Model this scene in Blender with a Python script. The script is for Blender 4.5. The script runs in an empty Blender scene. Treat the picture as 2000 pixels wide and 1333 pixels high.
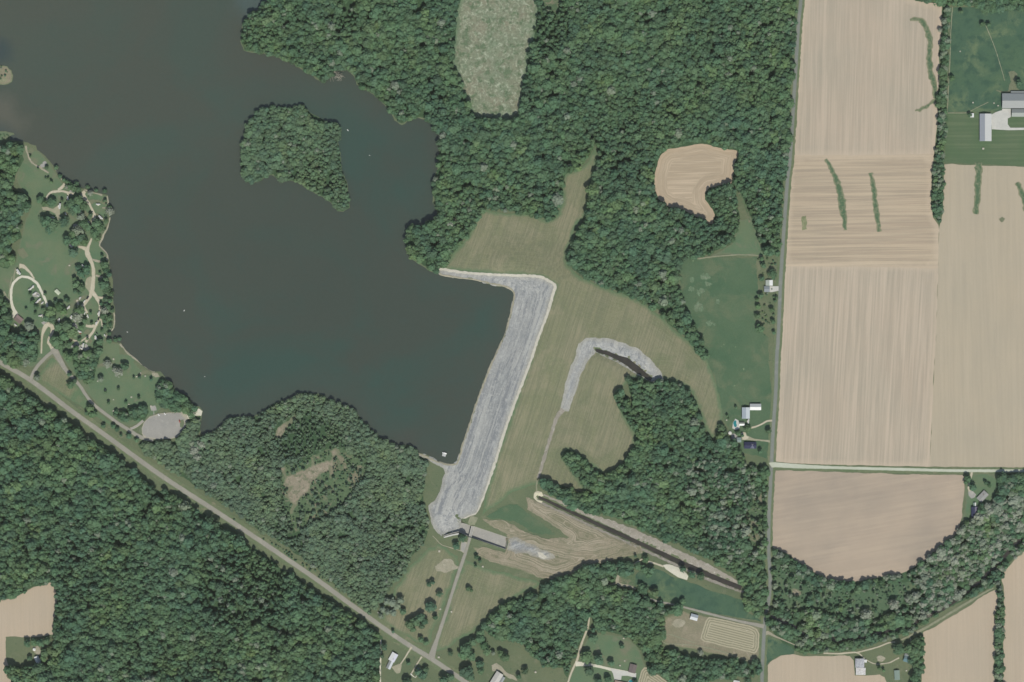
import bpy, bmesh, math, random
import numpy as np
from mathutils import Vector
from mathutils.geometry import delaunay_2d_cdt
R = math.radians
SC = bpy.context.scene
COL = SC.collection
random.seed(7)
RNG = np.random.default_rng(11)

# ------------------------------------------------------------------ camera, sky, sun, exposure
CAM_H = 5200.0
cam = bpy.data.cameras.new('camera'); cam_o = bpy.data.objects.new('camera', cam); COL.objects.link(cam_o)
cam_o.location = (0, 0, CAM_H); cam_o.rotation_euler = (0, 0, 0)
cam.sensor_width = 36; cam.lens = 36 * CAM_H / 2000.0
cam.clip_start = 10; cam.clip_end = 30000
SC.camera = cam_o
W = bpy.data.worlds.new('World'); SC.world = W; W.use_nodes = True
wn = W.node_tree.nodes; wl = W.node_tree.links
sky = wn.new('ShaderNodeTexSky'); sky.sky_type = 'NISHITA'; sky.sun_disc = False
SUN_EL, SUN_AZ = 52.0, 167.0
sky.sun_elevation = R(SUN_EL); sky.sun_rotation = R(SUN_AZ)
wl.new(sky.outputs[0], wn['Background'].inputs[0]); wn['Background'].inputs[1].default_value = 0.10
sun = bpy.data.lights.new('sun', 'SUN'); sun.energy = 3.85; sun.angle = R(0.53); sun.color = (1.0, 0.955, 0.88)
sun_o = bpy.data.objects.new('sun', sun); COL.objects.link(sun_o)
sun_o.rotation_euler = (R(90 - SUN_EL), 0, R(180 - SUN_AZ)); sun_o.location = (300, -1500, 2500)
SC.view_settings.view_transform = 'Standard'; SC.view_settings.look = 'None'
SC.view_settings.exposure = 0.0; SC.view_settings.gamma = 1.0
SC.view_settings.use_curve_mapping = False

# ------------------------------------------------------------------ small helpers
def w2(px, py): return (px - 1000.0, 666.5 - py)
def arr(P): return np.array(P, dtype=float)
def to_w(P):
    P = arr(P); return np.stack([P[:, 0] - 1000.0, 666.5 - P[:, 1]], 1)

def smooth_line(P, step=6.0, closed=False):
    P = arr(P); n = len(P); out = []
    rng = range(n) if closed else range(n - 1)
    for i in rng:
        if closed: a, b, c, d = P[(i-1) % n], P[i], P[(i+1) % n], P[(i+2) % n]
        else: a, b, c, d = P[max(i-1, 0)], P[i], P[i+1], P[min(i+2, n-1)]
        L = np.hypot(*(c - b)); m = max(1, int(L / step))
        for k in range(m):
            t = k / m
            out.append(0.5*((2*b) + (-a+c)*t + (2*a-5*b+4*c-d)*t*t + (-a+3*b-3*c+d)*t**3))
    if not closed: out.append(P[-1])
    return arr(out)

def jitter(P, amp, seg=4.0, seed=0):
    """subdivide a closed outline and roughen it"""
    rng = np.random.default_rng(seed); P = arr(P); out = []
    n = len(P)
    for i in range(n):
        a, b = P[i], P[(i+1) % n]; L = np.hypot(*(b-a)); m = max(1, int(L/seg))
        for k in range(m): out.append(a + (b-a)*k/m)
    out = arr(out); n = len(out)
    if amp <= 0: return out
    t = np.roll(out, -1, 0) - np.roll(out, 1, 0); t /= (np.hypot(t[:, 0], t[:, 1])[:, None] + 1e-9)
    nr = np.stack([-t[:, 1], t[:, 0]], 1)
    r1 = rng.normal(size=n); r2 = rng.normal(size=n)
    for _ in range(3): r2 = (np.roll(r2, 1) + r2*1.2 + np.roll(r2, -1)) / 2.4
    r = 0.45*r1 + 1.0*r2
    return out + nr * np.clip(r, -2, 2)[:, None] * amp

def pip(pts, poly):
    x, y = pts[:, 0], pts[:, 1]; ins = np.zeros(len(pts), bool)
    bb0, bb1 = poly.min(0), poly.max(0)
    c = np.where((x >= bb0[0]) & (x <= bb1[0]) & (y >= bb0[1]) & (y <= bb1[1]))[0]
    if len(c) == 0: return ins
    X, Y = x[c], y[c]; r = np.zeros(len(c), bool); n = len(poly); j = n - 1
    for i in range(n):
        xi, yi = poly[i]; xj, yj = poly[j]
        if yi != yj:
            r ^= ((yi > Y) != (yj > Y)) & (X < (xj-xi)*(Y-yi)/(yj-yi) + xi)
        j = i
    ins[c] = r
    return ins

def dist(pts, line, closed=False, cap=200.0):
    """distance of points to a polyline, capped"""
    d = np.full(len(pts), cap); n = len(line)
    bb0, bb1 = line.min(0)-cap, line.max(0)+cap
    c = np.where((pts[:, 0] > bb0[0]) & (pts[:, 0] < bb1[0]) & (pts[:, 1] > bb0[1]) & (pts[:, 1] < bb1[1]))[0]
    if len(c) == 0: return d
    P = pts[c]; dd = np.full(len(c), cap)
    for i in range(n if closed else n-1):
        a, b = line[i], line[(i+1) % n]; ab = b-a; L2 = (ab**2).sum()
        if L2 < 1e-12: continue
        t = np.clip(((P-a) @ ab)/L2, 0, 1); q = P - (a + t[:, None]*ab)
        dd = np.minimum(dd, np.hypot(q[:, 0], q[:, 1]))
    d[c] = dd
    return d

def sstep(x): x = np.clip(x, 0, 1); return x*x*(3-2*x)

def tag(o, label=None, cat=None, group=None, kind=None):
    if label: o['label'] = label
    if cat: o['category'] = cat
    if group: o['group'] = group
    if kind: o['kind'] = kind
    return o

# ------------------------------------------------------------------ materials
def lin(c):
    c = c/255.0
    return c/12.92 if c <= 0.04045 else ((c+0.055)/1.055)**2.4
KEY = 0.86
def C(r, g, b, k=1.0): return (min(lin(r)*KEY*k, .85), min(lin(g)*KEY*k, .85), min(lin(b)*KEY*k*.965, .85), 1.0)

class Mat:
    def __init__(s, name, rough=0.95, spec=0.15):
        s.m = bpy.data.materials.new(name); s.m.use_nodes = True
        s.t = s.m.node_tree; s.N = s.t.nodes; s.L = s.t.links
        s.b = s.N['Principled BSDF']; s.b.inputs['Roughness'].default_value = rough
        s.b.inputs['Specular IOR Level'].default_value = spec
        s.co = s.N.new('ShaderNodeTexCoord').outputs['Object']
    def noise(s, scale, detail=3, rough=0.55, vec=None, dist=0.0):
        n = s.N.new('ShaderNodeTexNoise'); n.inputs['Scale'].default_value = scale
        n.inputs['Detail'].default_value = detail; n.inputs['Roughness'].default_value = rough
        n.inputs['Distortion'].default_value = dist
        s.L.new(vec or s.co, n.inputs['Vector']); return n.outputs['Fac']
    def mapping(s, ang=0, sx=1, sy=1, vec=None):
        a = s.N.new('ShaderNodeMapping'); a.inputs['Rotation'].default_value = (0, 0, R(ang))
        s.L.new(vec or s.co, a.inputs['Vector'])
        b = s.N.new('ShaderNodeMapping'); b.inputs['Scale'].default_value = (sx, sy, 1)
        s.L.new(a.outputs[0], b.inputs['Vector']); return b.outputs[0]
    def ramp(s, fac, a, b):
        n = s.N.new('ShaderNodeMapRange'); n.inputs['From Min'].default_value = a; n.inputs['From Max'].default_value = b
        s.L.new(fac, n.inputs['Value']); return n.outputs[0]
    def mix(s, fac, a, b, mode='MIX'):
        n = s.N.new('ShaderNodeMix'); n.data_type = 'RGBA'; n.blend_type = mode
        for v, i in ((fac, 0), (a, 6), (b, 7)):
            if isinstance(v, (int, float, tuple)): n.inputs[i].default_value = v
            else: s.L.new(v, n.inputs[i])
        return n.outputs[2]
    def math(s, op, a, b=0.0, c=None):
        n = s.N.new('ShaderNodeMath'); n.operation = op
        for v, i in ((a, 0), (b, 1), (c, 2)):
            if v is None: continue
            if isinstance(v, (int, float)): n.inputs[i].default_value = v
            else: s.L.new(v, n.inputs[i])
        return n.outputs[0]
    def attr(s, name, typ='GEOMETRY'):
        n = s.N.new('ShaderNodeAttribute'); n.attribute_name = name; n.attribute_type = typ; return n.outputs['Fac']
    def out(s, col):
        if isinstance(col, tuple): s.b.inputs['Base Color'].default_value = col
        else: s.L.new(col, s.b.inputs['Base Color'])
        return s.m
    def speck(s, col, scale=0.5, amt=0.25):
        f = s.ramp(s.noise(scale, 3, 0.7), 0.25, 0.75)
        v = s.math('MULTIPLY_ADD', f, 2*amt, 1-amt)
        c = s.N.new('ShaderNodeCombineColor')
        for i in range(3): s.L.new(v, c.inputs[i])
        return s.mix(1.0, col, c.outputs[0], 'MULTIPLY')

def flat(name, col, rough=0.8, spec=0.3, var=0.08, scale=1.5):
    m = Mat(name, rough, spec); return m.out(m.speck(col, scale, var))

def mottled(name, c1, c2, s1=0.012, c3=None, s3=0.04, c4=None, s4=0.15, sp=0.18, spscale=0.45, lo3=.55, hi3=.7, lo4=.6, hi4=.72, edge=None, edgew=5.0):
    m = Mat(name)
    col = m.mix(m.ramp(m.noise(s1, 4, 0.6), 0.35, 0.65), c1, c2)
    if c3: col = m.mix(m.ramp(m.noise(s3, 5, 0.65, dist=0.6), lo3, hi3), col, c3)
    if c4: col = m.mix(m.ramp(m.noise(s4, 4, 0.7), lo4, hi4), col, c4)
    if edge:
        e = m.math('ADD', m.attr('edge'), m.math('MULTIPLY_ADD', m.noise(0.12, 3), 1.6*edgew, -0.8*edgew))
        col = m.mix(m.ramp(e, 0.0, edgew), edge, col)
    return m.out(m.speck(col, spscale, sp))

def crop(name, base, light, grey, ang=0.0, fine=0.5, broad=0.07, amt=0.6, edge=None, edgew=9, tram=0.0, wob=0.0, rings=False, patch=0.5):
    """tilled soil: long thin streaks along the rows, broad passes, moisture patches"""
    m = Mat(name)
    if rings:
        e = m.attr('edge'); cx = m.N.new('ShaderNodeCombineXYZ'); m.L.new(e, cx.inputs[0])
        al = m.noise(0.01, 1); m.L.new(al, cx.inputs[1])
        v1 = m.N.new('ShaderNodeMapping'); v1.inputs['Scale'].default_value = (fine, 2, 1); m.L.new(cx.outputs[0], v1.inputs['Vector']); v1 = v1.outputs[0]
        v2 = m.N.new('ShaderNodeMapping'); v2.inputs['Scale'].default_value = (broad, 1, 1); m.L.new(cx.outputs[0], v2.inputs['Vector']); v2 = v2.outputs[0]
        inn = m.math('GREATER_THAN', m.math('ADD', e, m.math('MULTIPLY_ADD', m.noise(.05, 2), 6, -3)), 24.0)
        def pick(a, b):
            n = m.N.new('ShaderNodeMix'); n.data_type = 'VECTOR'; m.L.new(inn, n.inputs[0]); m.L.new(a, n.inputs[4]); m.L.new(b, n.inputs[5]); return n.outputs[1]
        v1 = pick(v1, m.mapping(88, fine, .006)); v2 = pick(v2, m.mapping(88, broad, .002))
    else:
        v1 = m.mapping(ang, fine, 0.006); v2 = m.mapping(ang, broad, 0.002)
    f1 = m.ramp(m.noise(1.0, 1, 0.5, vec=v1), 0.42, 0.60)
    f2 = m.ramp(m.noise(1.0, 4, 0.8, vec=v2), 0.47, 0.60)
    big = m.ramp(m.noise(0.006, 4, 0.6), 0.38, 0.68)
    col = m.mix(m.math('MULTIPLY', big, patch), base, grey)
    col = m.mix(m.math('MULTIPLY', f2, amt), col, light)
    dk = m.mix(0.5, base, grey)
    d2 = tuple(x*0.84 for x in grey[:3]) + (1,)
    col = m.mix(m.math('MULTIPLY', f1, 0.55*amt), col, d2)
    f3 = m.ramp(m.noise(1.0, 2, 0.6, vec=(m.mapping(ang+0.2, fine*0.55, 0.005) if not rings else v1)), 0.50, 0.62)
    col = m.mix(m.math('MULTIPLY', f3, 0.75*amt), col, light)
    if edge:
        e = m.math('ADD', m.attr('edge'), m.math('MULTIPLY_ADD', m.noise(0.06, 3), edgew, -0.5*edgew))
        col = m.mix(m.math('MULTIPLY', m.ramp(e, edgew, edgew*0.2), 0.5), col, edge)
    return m.out(m.speck(col, 0.6, 0.045))

GRASS = mottled('grass', C(110, 119, 92), C(98, 112, 86), 0.01, C(122, 126, 102), 0.03, C(70, 96, 74), 0.2, sp=0.10)
LAWN = mottled('park_lawn', C(108, 124, 96), C(94, 120, 92), 0.02, C(122, 124, 103), 0.03, sp=0.07, edge=C(112, 122, 98), edgew=3)
PASTURE = mottled('pasture', C(72, 100, 82), C(80, 106, 82), 0.012, C(104, 122, 92), 0.016, C(64, 92, 76), 0.05, sp=0.10, lo3=.50, hi3=.66, lo4=.5, hi4=.62)
MEADOW = mottled('meadow', C(76, 104, 79), C(90, 112, 86), 0.012, C(102, 116, 90), 0.022, C(142, 158, 124), 0.05, sp=0.14, lo3=.5, hi3=.66, lo4=.66, hi4=.74)
UNDER = mottled('understory', C(62, 88, 64), C(74, 98, 70), 0.03, C(50, 74, 58), 0.1, sp=0.3)
BRUSH = mottled('brush', C(96, 116, 86), C(84, 106, 80), 0.03, C(132, 128, 108), 0.035, C(70, 94, 70), 0.15, sp=0.24, lo3=.5, hi3=.6)
CLEAR = mottled('pale_clearing', C(122, 136, 112), C(134, 134, 114), 0.02, C(164, 172, 150), 0.17, C(100, 118, 92), 0.06, sp=0.28, spscale=0.22, lo3=.50, hi3=.64, lo4=.5, hi4=.62, edge=C(104, 126, 100), edgew=8)
def hay_mat(name, ang, rings=True):
    m = Mat(name)
    a, b, c = C(128, 130, 102), C(112, 122, 92), C(142, 139, 114)
    col = m.mix(m.ramp(m.noise(0.012, 4), .4, .62), a, b)
    col = m.mix(m.ramp(m.noise(0.013, 5, .65, dist=.5), .44, .60), col, c)
    col = m.mix(m.math('MULTIPLY', m.ramp(m.noise(.35, 4, .8), .5, .62), .4), col, C(156, 150, 126))
    f = m.ramp(m.noise(1.0, 3, .6, vec=m.mapping(ang, 0.30, 0.012)), .42, .58)
    col = m.mix(m.math('MULTIPLY', f, .6), col, C(104, 112, 90))
    if rings:
        e = m.attr('edge'); cx = m.N.new('ShaderNodeCombineXYZ'); m.L.new(m.math('MULTIPLY', e, .5), cx.inputs[0])
        f = m.ramp(m.noise(1.0, 3, .6, vec=cx.outputs[0]), .42, .62)
        col = m.mix(m.math('MULTIPLY', f, .4), col, C(146, 143, 118))
        col = m.mix(m.ramp(m.math('ADD', e, m.math('MULTIPLY_ADD', m.noise(.1, 3), 10, -5)), 8, 1), col, C(100, 122, 92))
    return m.out(m.speck(col, .5, .13))
HAY = hay_mat('mown_hay', 18)
TANGRASS = mottled('dry_grass', C(146, 139, 119), C(132, 130, 108), 0.03, C(162, 152, 134), 0.05, C(112, 120, 94), 0.07, sp=0.2, edge=C(126, 130, 104), edgew=3)
SOIL = mottled('bare_soil', C(156, 146, 129), C(142, 136, 118), 0.04, C(172, 164, 146), 0.1, C(116, 120, 98), 0.12, sp=0.2, lo4=.52, hi4=.62, edge=C(118, 124, 100), edgew=3)
def earth_mat():
    m = Mat('scoured_earth'); e = m.attr('edge')
    col = m.mix(m.ramp(m.noise(0.03, 4), .4, .6), C(148, 140, 120), C(134, 131, 109))
    cx = m.N.new('ShaderNodeCombineXYZ'); m.L.new(m.math('MULTIPLY', m.math('ADD', e, m.math('MULTIPLY', m.noise(.02, 2), 14)), .42), cx.inputs[0]); m.L.new(m.math('MULTIPLY', m.noise(.01, 1), 2), cx.inputs[1])
    n = m.noise(1.0, 3, .7, vec=cx.outputs[0])
    col = m.mix(m.math('MULTIPLY', m.ramp(n, .50, .60), .7), col, C(182, 172, 154))
    col = m.mix(m.math('MULTIPLY', m.ramp(n, .48, .38), .7), col, C(112, 115, 92))
    col = m.mix(m.math('MULTIPLY', m.ramp(m.noise(.12, 5, .8), .55, .68), .6), col, C(102, 110, 88))
    return m.out(m.speck(col, .5, .16))
EARTH = earth_mat()
SAND = mottled('sandy_bank', C(170, 164, 146), C(150, 148, 128), 0.1, C(186, 180, 162), 0.2, sp=0.15)
def riprap_mat(name, ang, tint=None):
    m = Mat(name)
    col = m.mix(m.ramp(m.noise(0.02, 4, .6), .38, .62), C(150, 153, 153), C(164, 165, 163))
    f = m.ramp(m.noise(1.0, 3, .7, vec=m.mapping(ang, 0.11, 0.0012)), .50, .57)
    col = m.mix(m.math('MULTIPLY', f, .8), col, C(130, 134, 138))
    f = m.ramp(m.noise(1.0, 3, .7, vec=m.mapping(ang, 0.07, 0.0016)), .54, .60)
    col = m.mix(m.math('MULTIPLY', f, .6), col, C(188, 188, 182))
    f = m.ramp(m.noise(1.0, 6, .8, vec=m.mapping(ang, 0.10, 0.045)), .50, .62)
    col = m.mix(m.math('MULTIPLY', f, .6), col, C(190, 191, 187))
    f = m.ramp(m.noise(0.22, 5, .8), .54, .66)
    col = m.mix(m.math('MULTIPLY', f, .65), col, C(198, 197, 190))
    f = m.ramp(m.noise(0.35, 4, .8), .58, .68)
    col = m.mix(m.math('MULTIPLY', f, .5), col, C(122, 126, 130))
    e = m.math('ADD', m.attr('edge'), m.math('MULTIPLY_ADD', m.noise(.15, 3), 10, -5))
    col = m.mix(m.math('MULTIPLY', m.ramp(e, 9, 1), .6), col, tint or C(170, 168, 156))
    return m.out(m.speck(col, .55, .22))
RIPRAP = riprap_mat('riprap', 17)
RIPRAP2 = riprap_mat('toe_riprap', 20)
RIPRAP3 = riprap_mat('stilling_riprap', 70, C(150, 144, 124))
PALESTONE = mottled('pale_stone', C(206, 202, 188), C(194, 190, 176), 0.1, C(180, 176, 160), 0.3, sp=0.12)
PINKSTONE = mottled('channel_bank_stone', C(160, 154, 144), C(146, 142, 130), 0.06, C(182, 178, 168), 0.15, C(118, 122, 100), 0.2, sp=0.18)
ASPHALT = mottled('worn_asphalt', C(158, 156, 145), C(150, 148, 138), 0.02, C(168, 164, 152), 0.06, sp=0.05, edge=C(138, 138, 122), edgew=1.2)
ASPHALT2 = mottled('grey_asphalt', C(134, 138, 132), C(126, 132, 126), 0.02, C(142, 144, 138), 0.06, sp=0.05, edge=C(116, 126, 110), edgew=1.2)
LOT = mottled('parking_asphalt', C(162, 160, 154), C(154, 153, 148), 0.03, C(170, 167, 160), 0.08, sp=0.06, edge=C(176, 172, 154), edgew=2)
GRAVEL = mottled('gravel', C(198, 191, 170), C(188, 181, 160), 0.05, C(208, 202, 184), 0.15, sp=0.08, edge=C(160, 158, 136), edgew=1.2)
GRAVELW = mottled('pale_gravel', C(218, 214, 196), C(206, 203, 186), 0.05, C(214, 210, 198), 0.15, sp=0.06)
LANEP = mottled('pale_lane', C(196, 200, 184), C(188, 192, 174), 0.03, sp=0.05, edge=C(150, 158, 134), edgew=1.0)
CONC = mottled('concrete', C(168, 166, 160), C(158, 157, 152), 0.05, C(178, 176, 168), 0.12, sp=0.08)
CONCW = mottled('bright_concrete', C(204, 203, 196), C(194, 194, 188), 0.06, sp=0.05)
CONCP = mottled('cream_concrete', C(214, 208, 184), C(200, 196, 174), 0.2, sp=0.08)
TRACK = mottled('worn_track', C(150, 150, 128), C(138, 142, 118), 0.1, C(120, 130, 102), 0.2, sp=0.12)
VERGE = mottled('road_verge', C(114, 124, 96), C(102, 118, 88), 0.03, C(134, 132, 108), 0.08, sp=0.14)
STRIP = mottled('grass_waterway', C(88, 112, 84), C(82, 106, 80), 0.05, C(128, 134, 108), 0.22, sp=0.22, lo3=.5, hi3=.62, edge=C(142, 142, 116), edgew=3.5)

def lake_mat():
    m = Mat('lake_water', 0.12, 0.5)
    col = m.mix(m.ramp(m.noise(0.0035, 5, .6, dist=.8), .42, .58), C(60, 81, 72), C(68, 77, 68))
    e = m.math('ADD', m.attr('edge'), m.math('MULTIPLY_ADD', m.noise(.008, 4), 110, -55))
    col = m.mix(m.math('MULTIPLY', m.ramp(e, 60, 0), .6), col, C(74, 77, 68))
    # suspended silt that thickens towards the north-west arm
    sp = m.N.new('ShaderNodeSeparateXYZ'); m.L.new(m.co, sp.inputs[0])
    d = m.math('MULTIPLY_ADD', sp.outputs[0], -0.0009, m.math('MULTIPLY', sp.outputs[1], 0.0008))
    d = m.math('ADD', d, m.math('MULTIPLY_ADD', m.noise(.004, 4), 0.5, -0.25))
    col = m.mix(m.math('MULTIPLY', m.ramp(d, 0.45, 1.45), .75), col, C(84, 89, 78))
    for (sx, sy, rr_, c_) in ((-990, 455, 40, C(106, 104, 92)), (-970, 420, 40, C(100, 100, 88)), (-1000, 565, 34, C(48, 66, 74)), (-985, 395, 40, C(66, 84, 86)), (-500, 662, 60, C(80, 100, 100))):
        vm = m.N.new('ShaderNodeVectorMath'); vm.operation = 'DISTANCE'; m.L.new(m.co, vm.inputs[0]); vm.inputs[1].default_value = (sx, sy, -.35)
        dd = m.math('ADD', vm.outputs['Value'], m.math('MULTIPLY_ADD', m.noise(.018, 4, .6, dist=.8), rr_*1.4, -rr_*.7))
        col = m.mix(m.math('MULTIPLY', m.ramp(dd, rr_, rr_*.3), .5), col, c_)
    col = m.mix(m.math('MULTIPLY', m.ramp(m.noise(.03, 4, .7, dist=1.0), .55, .75), .22), col, C(60, 82, 76))
    m.out(m.speck(col, .16, .05))
    bp = m.N.new('ShaderNodeBump'); bp.inputs['Strength'].default_value = .08; bp.inputs['Distance'].default_value = .3
    m.L.new(m.noise(.6, 3), bp.inputs['Height']); m.L.new(bp.outputs[0], m.b.inputs['Normal'])
    return m.m
LAKEM = lake_mat()
def dark_water():
    m = Mat('channel_water', .12, .5)
    return m.out(m.mix(m.ramp(m.noise(.05, 3), .4, .6), C(68, 64, 57), C(60, 57, 51)))
CHANM = dark_water()
def pool_mat(): return flat('pool_water', C(40, 130, 134), .08, .5, .05, .4)
POOLM = pool_mat()

def leaf_mat(name, a, b, c, pale, bark=False):
    m = Mat(name, 0.75, 0.12)
    oi = m.N.new('ShaderNodeObjectInfo')
    rnd = oi.outputs['Random']; loc = oi.outputs['Location']
    reg = m.ramp(m.noise(0.011, 4, .65, vec=loc), .40, .62)
    col = m.mix(reg, a, b)
    col = m.mix(m.math('MULTIPLY', m.ramp(m.noise(0.021, 4, .65, vec=loc), .54, .70), .8), col, c)
    # from tree to tree
    r2 = m.math('FRACT', m.math('MULTIPLY', rnd, 7.31)); r3 = m.math('FRACT', m.math('MULTIPLY', rnd, 23.7))
    v = m.math('MULTIPLY_ADD', r2, .42, .82)
    cc = m.N.new('ShaderNodeCombineColor')
    m.L.new(m.math('MULTIPLY_ADD', r3, .16, m.math('SUBTRACT', v, .06)), cc.inputs[0]); m.L.new(v, cc.inputs[1]); m.L.new(m.math('MULTIPLY_ADD', rnd, .16, m.math('SUBTRACT', v, .08)), cc.inputs[2])
    col = m.mix(1.0, col, cc.outputs[0], 'MULTIPLY')
    pl = m.math('MAXIMUM', m.attr('pale', 'INSTANCER'), m.math('MULTIPLY', m.math('GREATER_THAN', rnd, .985), .45))
    col = m.mix(pl, col, pale)
    m.out(m.speck(col, 1.2, .22))
    m.b.inputs['Transmission Weight'].default_value = 0
    return m.m
LEAF = leaf_mat('broadleaf_foliage', C(77, 106, 84), C(88, 115, 84), C(108, 132, 88), C(156, 160, 146))
BARK = flat('bark', (0.10, 0.075, 0.055, 1), .95, .1, .3)
DEADM = flat('bare_wood', C(176, 172, 156), .9, .1, .2)

# ------------------------------------------------------------------ traced outlines (metres, one metre = one unit)
LAKE = [(-400,-400),(527,-400),(527,-60),(525,0),(510,15),(490,28),(478,42),(472,60),(470,80),(478,97),(500,103),(530,108),(560,118),(585,130),(605,143),(618,155),(632,160),(643,150),(655,137),(680,135),(694,148),(697,165),(712,175),(730,185),(748,200),(760,215),(772,235),(785,243),(800,235),(815,230),(830,235),(845,245),(855,260),(860,275),(857,300),(855,330),(850,355),(848,375),(847,395),(855,408),(852,425),(845,432),(830,440),(812,443),(800,440),(795,455),(793,475),(795,490),(805,505),(825,520),(840,530),(855,534),(862,537),(880,541),(920,547),(960,555),(990,562),(1002,569),(1005,577),(1000,600),(990,640),(978,670),(960,712),(940,762),(930,788),(915,836),(905,866),(898,890),(893,904),(885,908),(870,907),(855,902),(835,892),(820,885),(812,880),(805,873),(790,870),(765,867),(745,862),(735,850),(720,835),(700,815),(688,800),(675,795),(655,790),(645,780),(625,772),(600,766),(588,767),(575,775),(555,783),(540,788),(520,800),(500,812),(480,815),(455,815),(440,822),(430,833),(410,848),(395,855),(388,848),(388,830),(391,812),(393,803),(388,797),(378,795),(365,785),(350,770),(335,755),(325,742),(312,728),(300,727),(290,722),(270,708),(250,692),(238,680),(234,672),(225,670),(210,665),(207,655),(215,648),(223,640),(224,630),(225,615),(222,600),(219,590),(217,570),(217,540),(213,520),(212,505),(210,495),(203,487),(195,478),(200,470),(207,455),(212,440),(216,425),(213,408),(211,395),(209,382),(200,380),(184,376),(165,370),(158,372),(140,365),(130,358),(122,350),(115,345),(108,332),(98,318),(88,305),(78,295),(73,293),(70,285),(55,280),(40,277),(20,277),(0,283),(-60,290),(-400,290)]
ISLAND = [(500,218),(515,212),(545,209),(560,212),(590,208),(600,215),(610,225),(625,232),(640,240),(655,243),(660,250),(665,255),(660,270),(660,290),(665,310),(668,325),(672,345),(678,360),(682,385),(682,405),(670,412),(660,410),(645,395),(630,385),(615,380),(600,370),(590,358),(560,354),(545,352),(535,338),(520,342),(510,350),(495,358),(480,355),(474,345),(472,320),(475,300),(472,285),(478,270),(477,260),(485,240)]
SPIT = [(-60,259),(0,259),(27,260),(28,263),(14,270),(0,279),(-60,285)]
ISLET = [(-60,128),(0,128),(14,129),(22,138),(24,148),(21,158),(14,163),(0,165),(-60,165)]
DAM = [(853,524),(870,527),(900,532),(950,536),(1000,538),(1050,540),(1065,545),(1083,557),(1081,570),(1070,610),(1050,665),(1035,710),(1010,775),(985,845),(965,910),(950,955),(935,995),(930,1003),(915,1008),(907,1013),(901,1013),(901,1022),(896,1037),(880,1043),(866,1048),(862,1048),(850,1035),(842,1020),(838,1000),(836,988),(850,978),(858,960),(863,945),(868,925),(865,916),(850,907),(835,899),(817,890),(813,882),(822,880),(842,888),(860,897),(880,901),(889,898),(896,880),(911,835),(931,775),(956,712),(981,655),(996,600),(1000,578),(998,572),(975,563),(920,551),(880,545),(858,539)]
CREST = [(853,526),(870,527),(900,532),(950,536),(1000,538),(1048,540),(1064,545),(1083,557),(1081,570),(1070,610),(1050,665),(1035,710),(1010,775),(985,845),(965,910),(950,955),(935,995),(928,1003),(915,1008),(905,1013)]
CHUTE = [(901,1022),(924,1028),(960,1040),(992,1051),(988,1073),(950,1060),(916,1048),(896,1039)]
FAN = [(836,988),(862,980),(888,996),(899,1012),(901,1022),(896,1039),(880,1043),(864,1048),(850,1035),(842,1020),(838,1000)]
TOE = [(1130,672),(1145,661),(1180,660),(1215,668),(1245,682),(1270,702),(1290,727),(1297,742),(1280,748),(1262,742),(1235,725),(1205,708),(1180,696),(1163,688),(1148,705),(1135,730),(1125,760),(1118,785),(1111,805),(1092,805),(1098,780),(1105,750),(1115,715),(1125,690)]
TOEWATER = [(1163,682),(1190,688),(1225,700),(1250,717),(1276,740),(1270,745),(1245,730),(1215,709),(1190,697),(1165,687)]
CHAN = [(1052,971),(1080,984),(1110,998),(1160,1021),(1250,1062),(1340,1104),(1400,1130),(1448,1149)]
MOWN = [(866,522),(890,488),(915,460),(930,428),(945,410),(980,418),(1010,415),(1040,418),(1065,430),(1080,430),(1093,415),(1100,385),(1098,365),(1103,340),(1130,330),(1150,315),(1163,285),(1167,310),(1158,345),(1152,380),(1145,420),(1128,440),(1115,470),(1107,500),(1110,520),(1140,545),(1175,560),(1215,575),(1250,588),(1280,610),(1320,645),(1350,670),(1380,705),(1395,740),(1408,790),(1413,815),(1405,835),(1398,855),(1388,855),(1378,835),(1362,795),(1350,765),(1325,748),(1290,742),(1235,738),(1215,760),(1210,790),(1225,820),(1243,850),(1238,880),(1225,900),(1205,920),(1190,925),(1175,925),(1130,890),(1110,880),(1100,890),(1115,915),(1140,950),(1170,975),(1150,985),(1100,965),(1060,945),(1050,945),(1000,962),(960,992),(940,1008),(950,958),(1083,557),(1050,540),(980,536),(868,526)]
F1N = [(1572,-60),(1568,0),(1562,60),(1557,125),(1552,200),(1546,290),(1545,306),(1680,307),(1824,304),(1828,260),(1833,230),(1828,190),(1835,155),(1833,100),(1840,50),(1838,10),(1825,8),(1800,4),(1775,0),(1775,-60)]
F1M = [(1545,303),(1680,304),(1824,301),(1820,340),(1819,370),(1818,400),(1822,425),(1833,440),(1834,450),(1832,524),(1700,522),(1533,520),(1537,430),(1541,345)]
F1S = [(1533,517),(1700,519),(1832,521),(1830,600),(1828,668),(1822,760),(1816,912),(1620,908),(1560,906),(1515,902),(1513,895),(1516,850),(1519,790),(1524,680),(1530,600)]
F2 = [(1843,322),(1860,321),(2000,326),(2400,330),(2400,918),(2000,914),(1900,913),(1816,912),(1822,760),(1828,668),(1834,450),(1838,430),(1842,400)]
F3 = [(1510,919),(1560,919),(1640,923),(1760,926),(1880,928),(1884,932),(1881,970),(1878,1010),(1873,1030),(1866,1045),(1855,1055),(1840,1068),(1825,1080),(1808,1093),(1790,1108),(1765,1118),(1740,1125),(1715,1128),(1690,1133),(1665,1136),(1650,1137),(1625,1135),(1608,1130),(1590,1118),(1570,1105),(1555,1095),(1545,1085),(1525,1077),(1507,1070),(1507,1050),(1509,980)]
F4 = [(1500,1300),(1508,1290),(1525,1282),(1548,1278),(1570,1282),(1600,1282),(1660,1281),(1668,1290),(1670,1319),(1690,1320),(1718,1318),(1727,1323),(1735,1340),(1735,1420),(1495,1420)]
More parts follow.
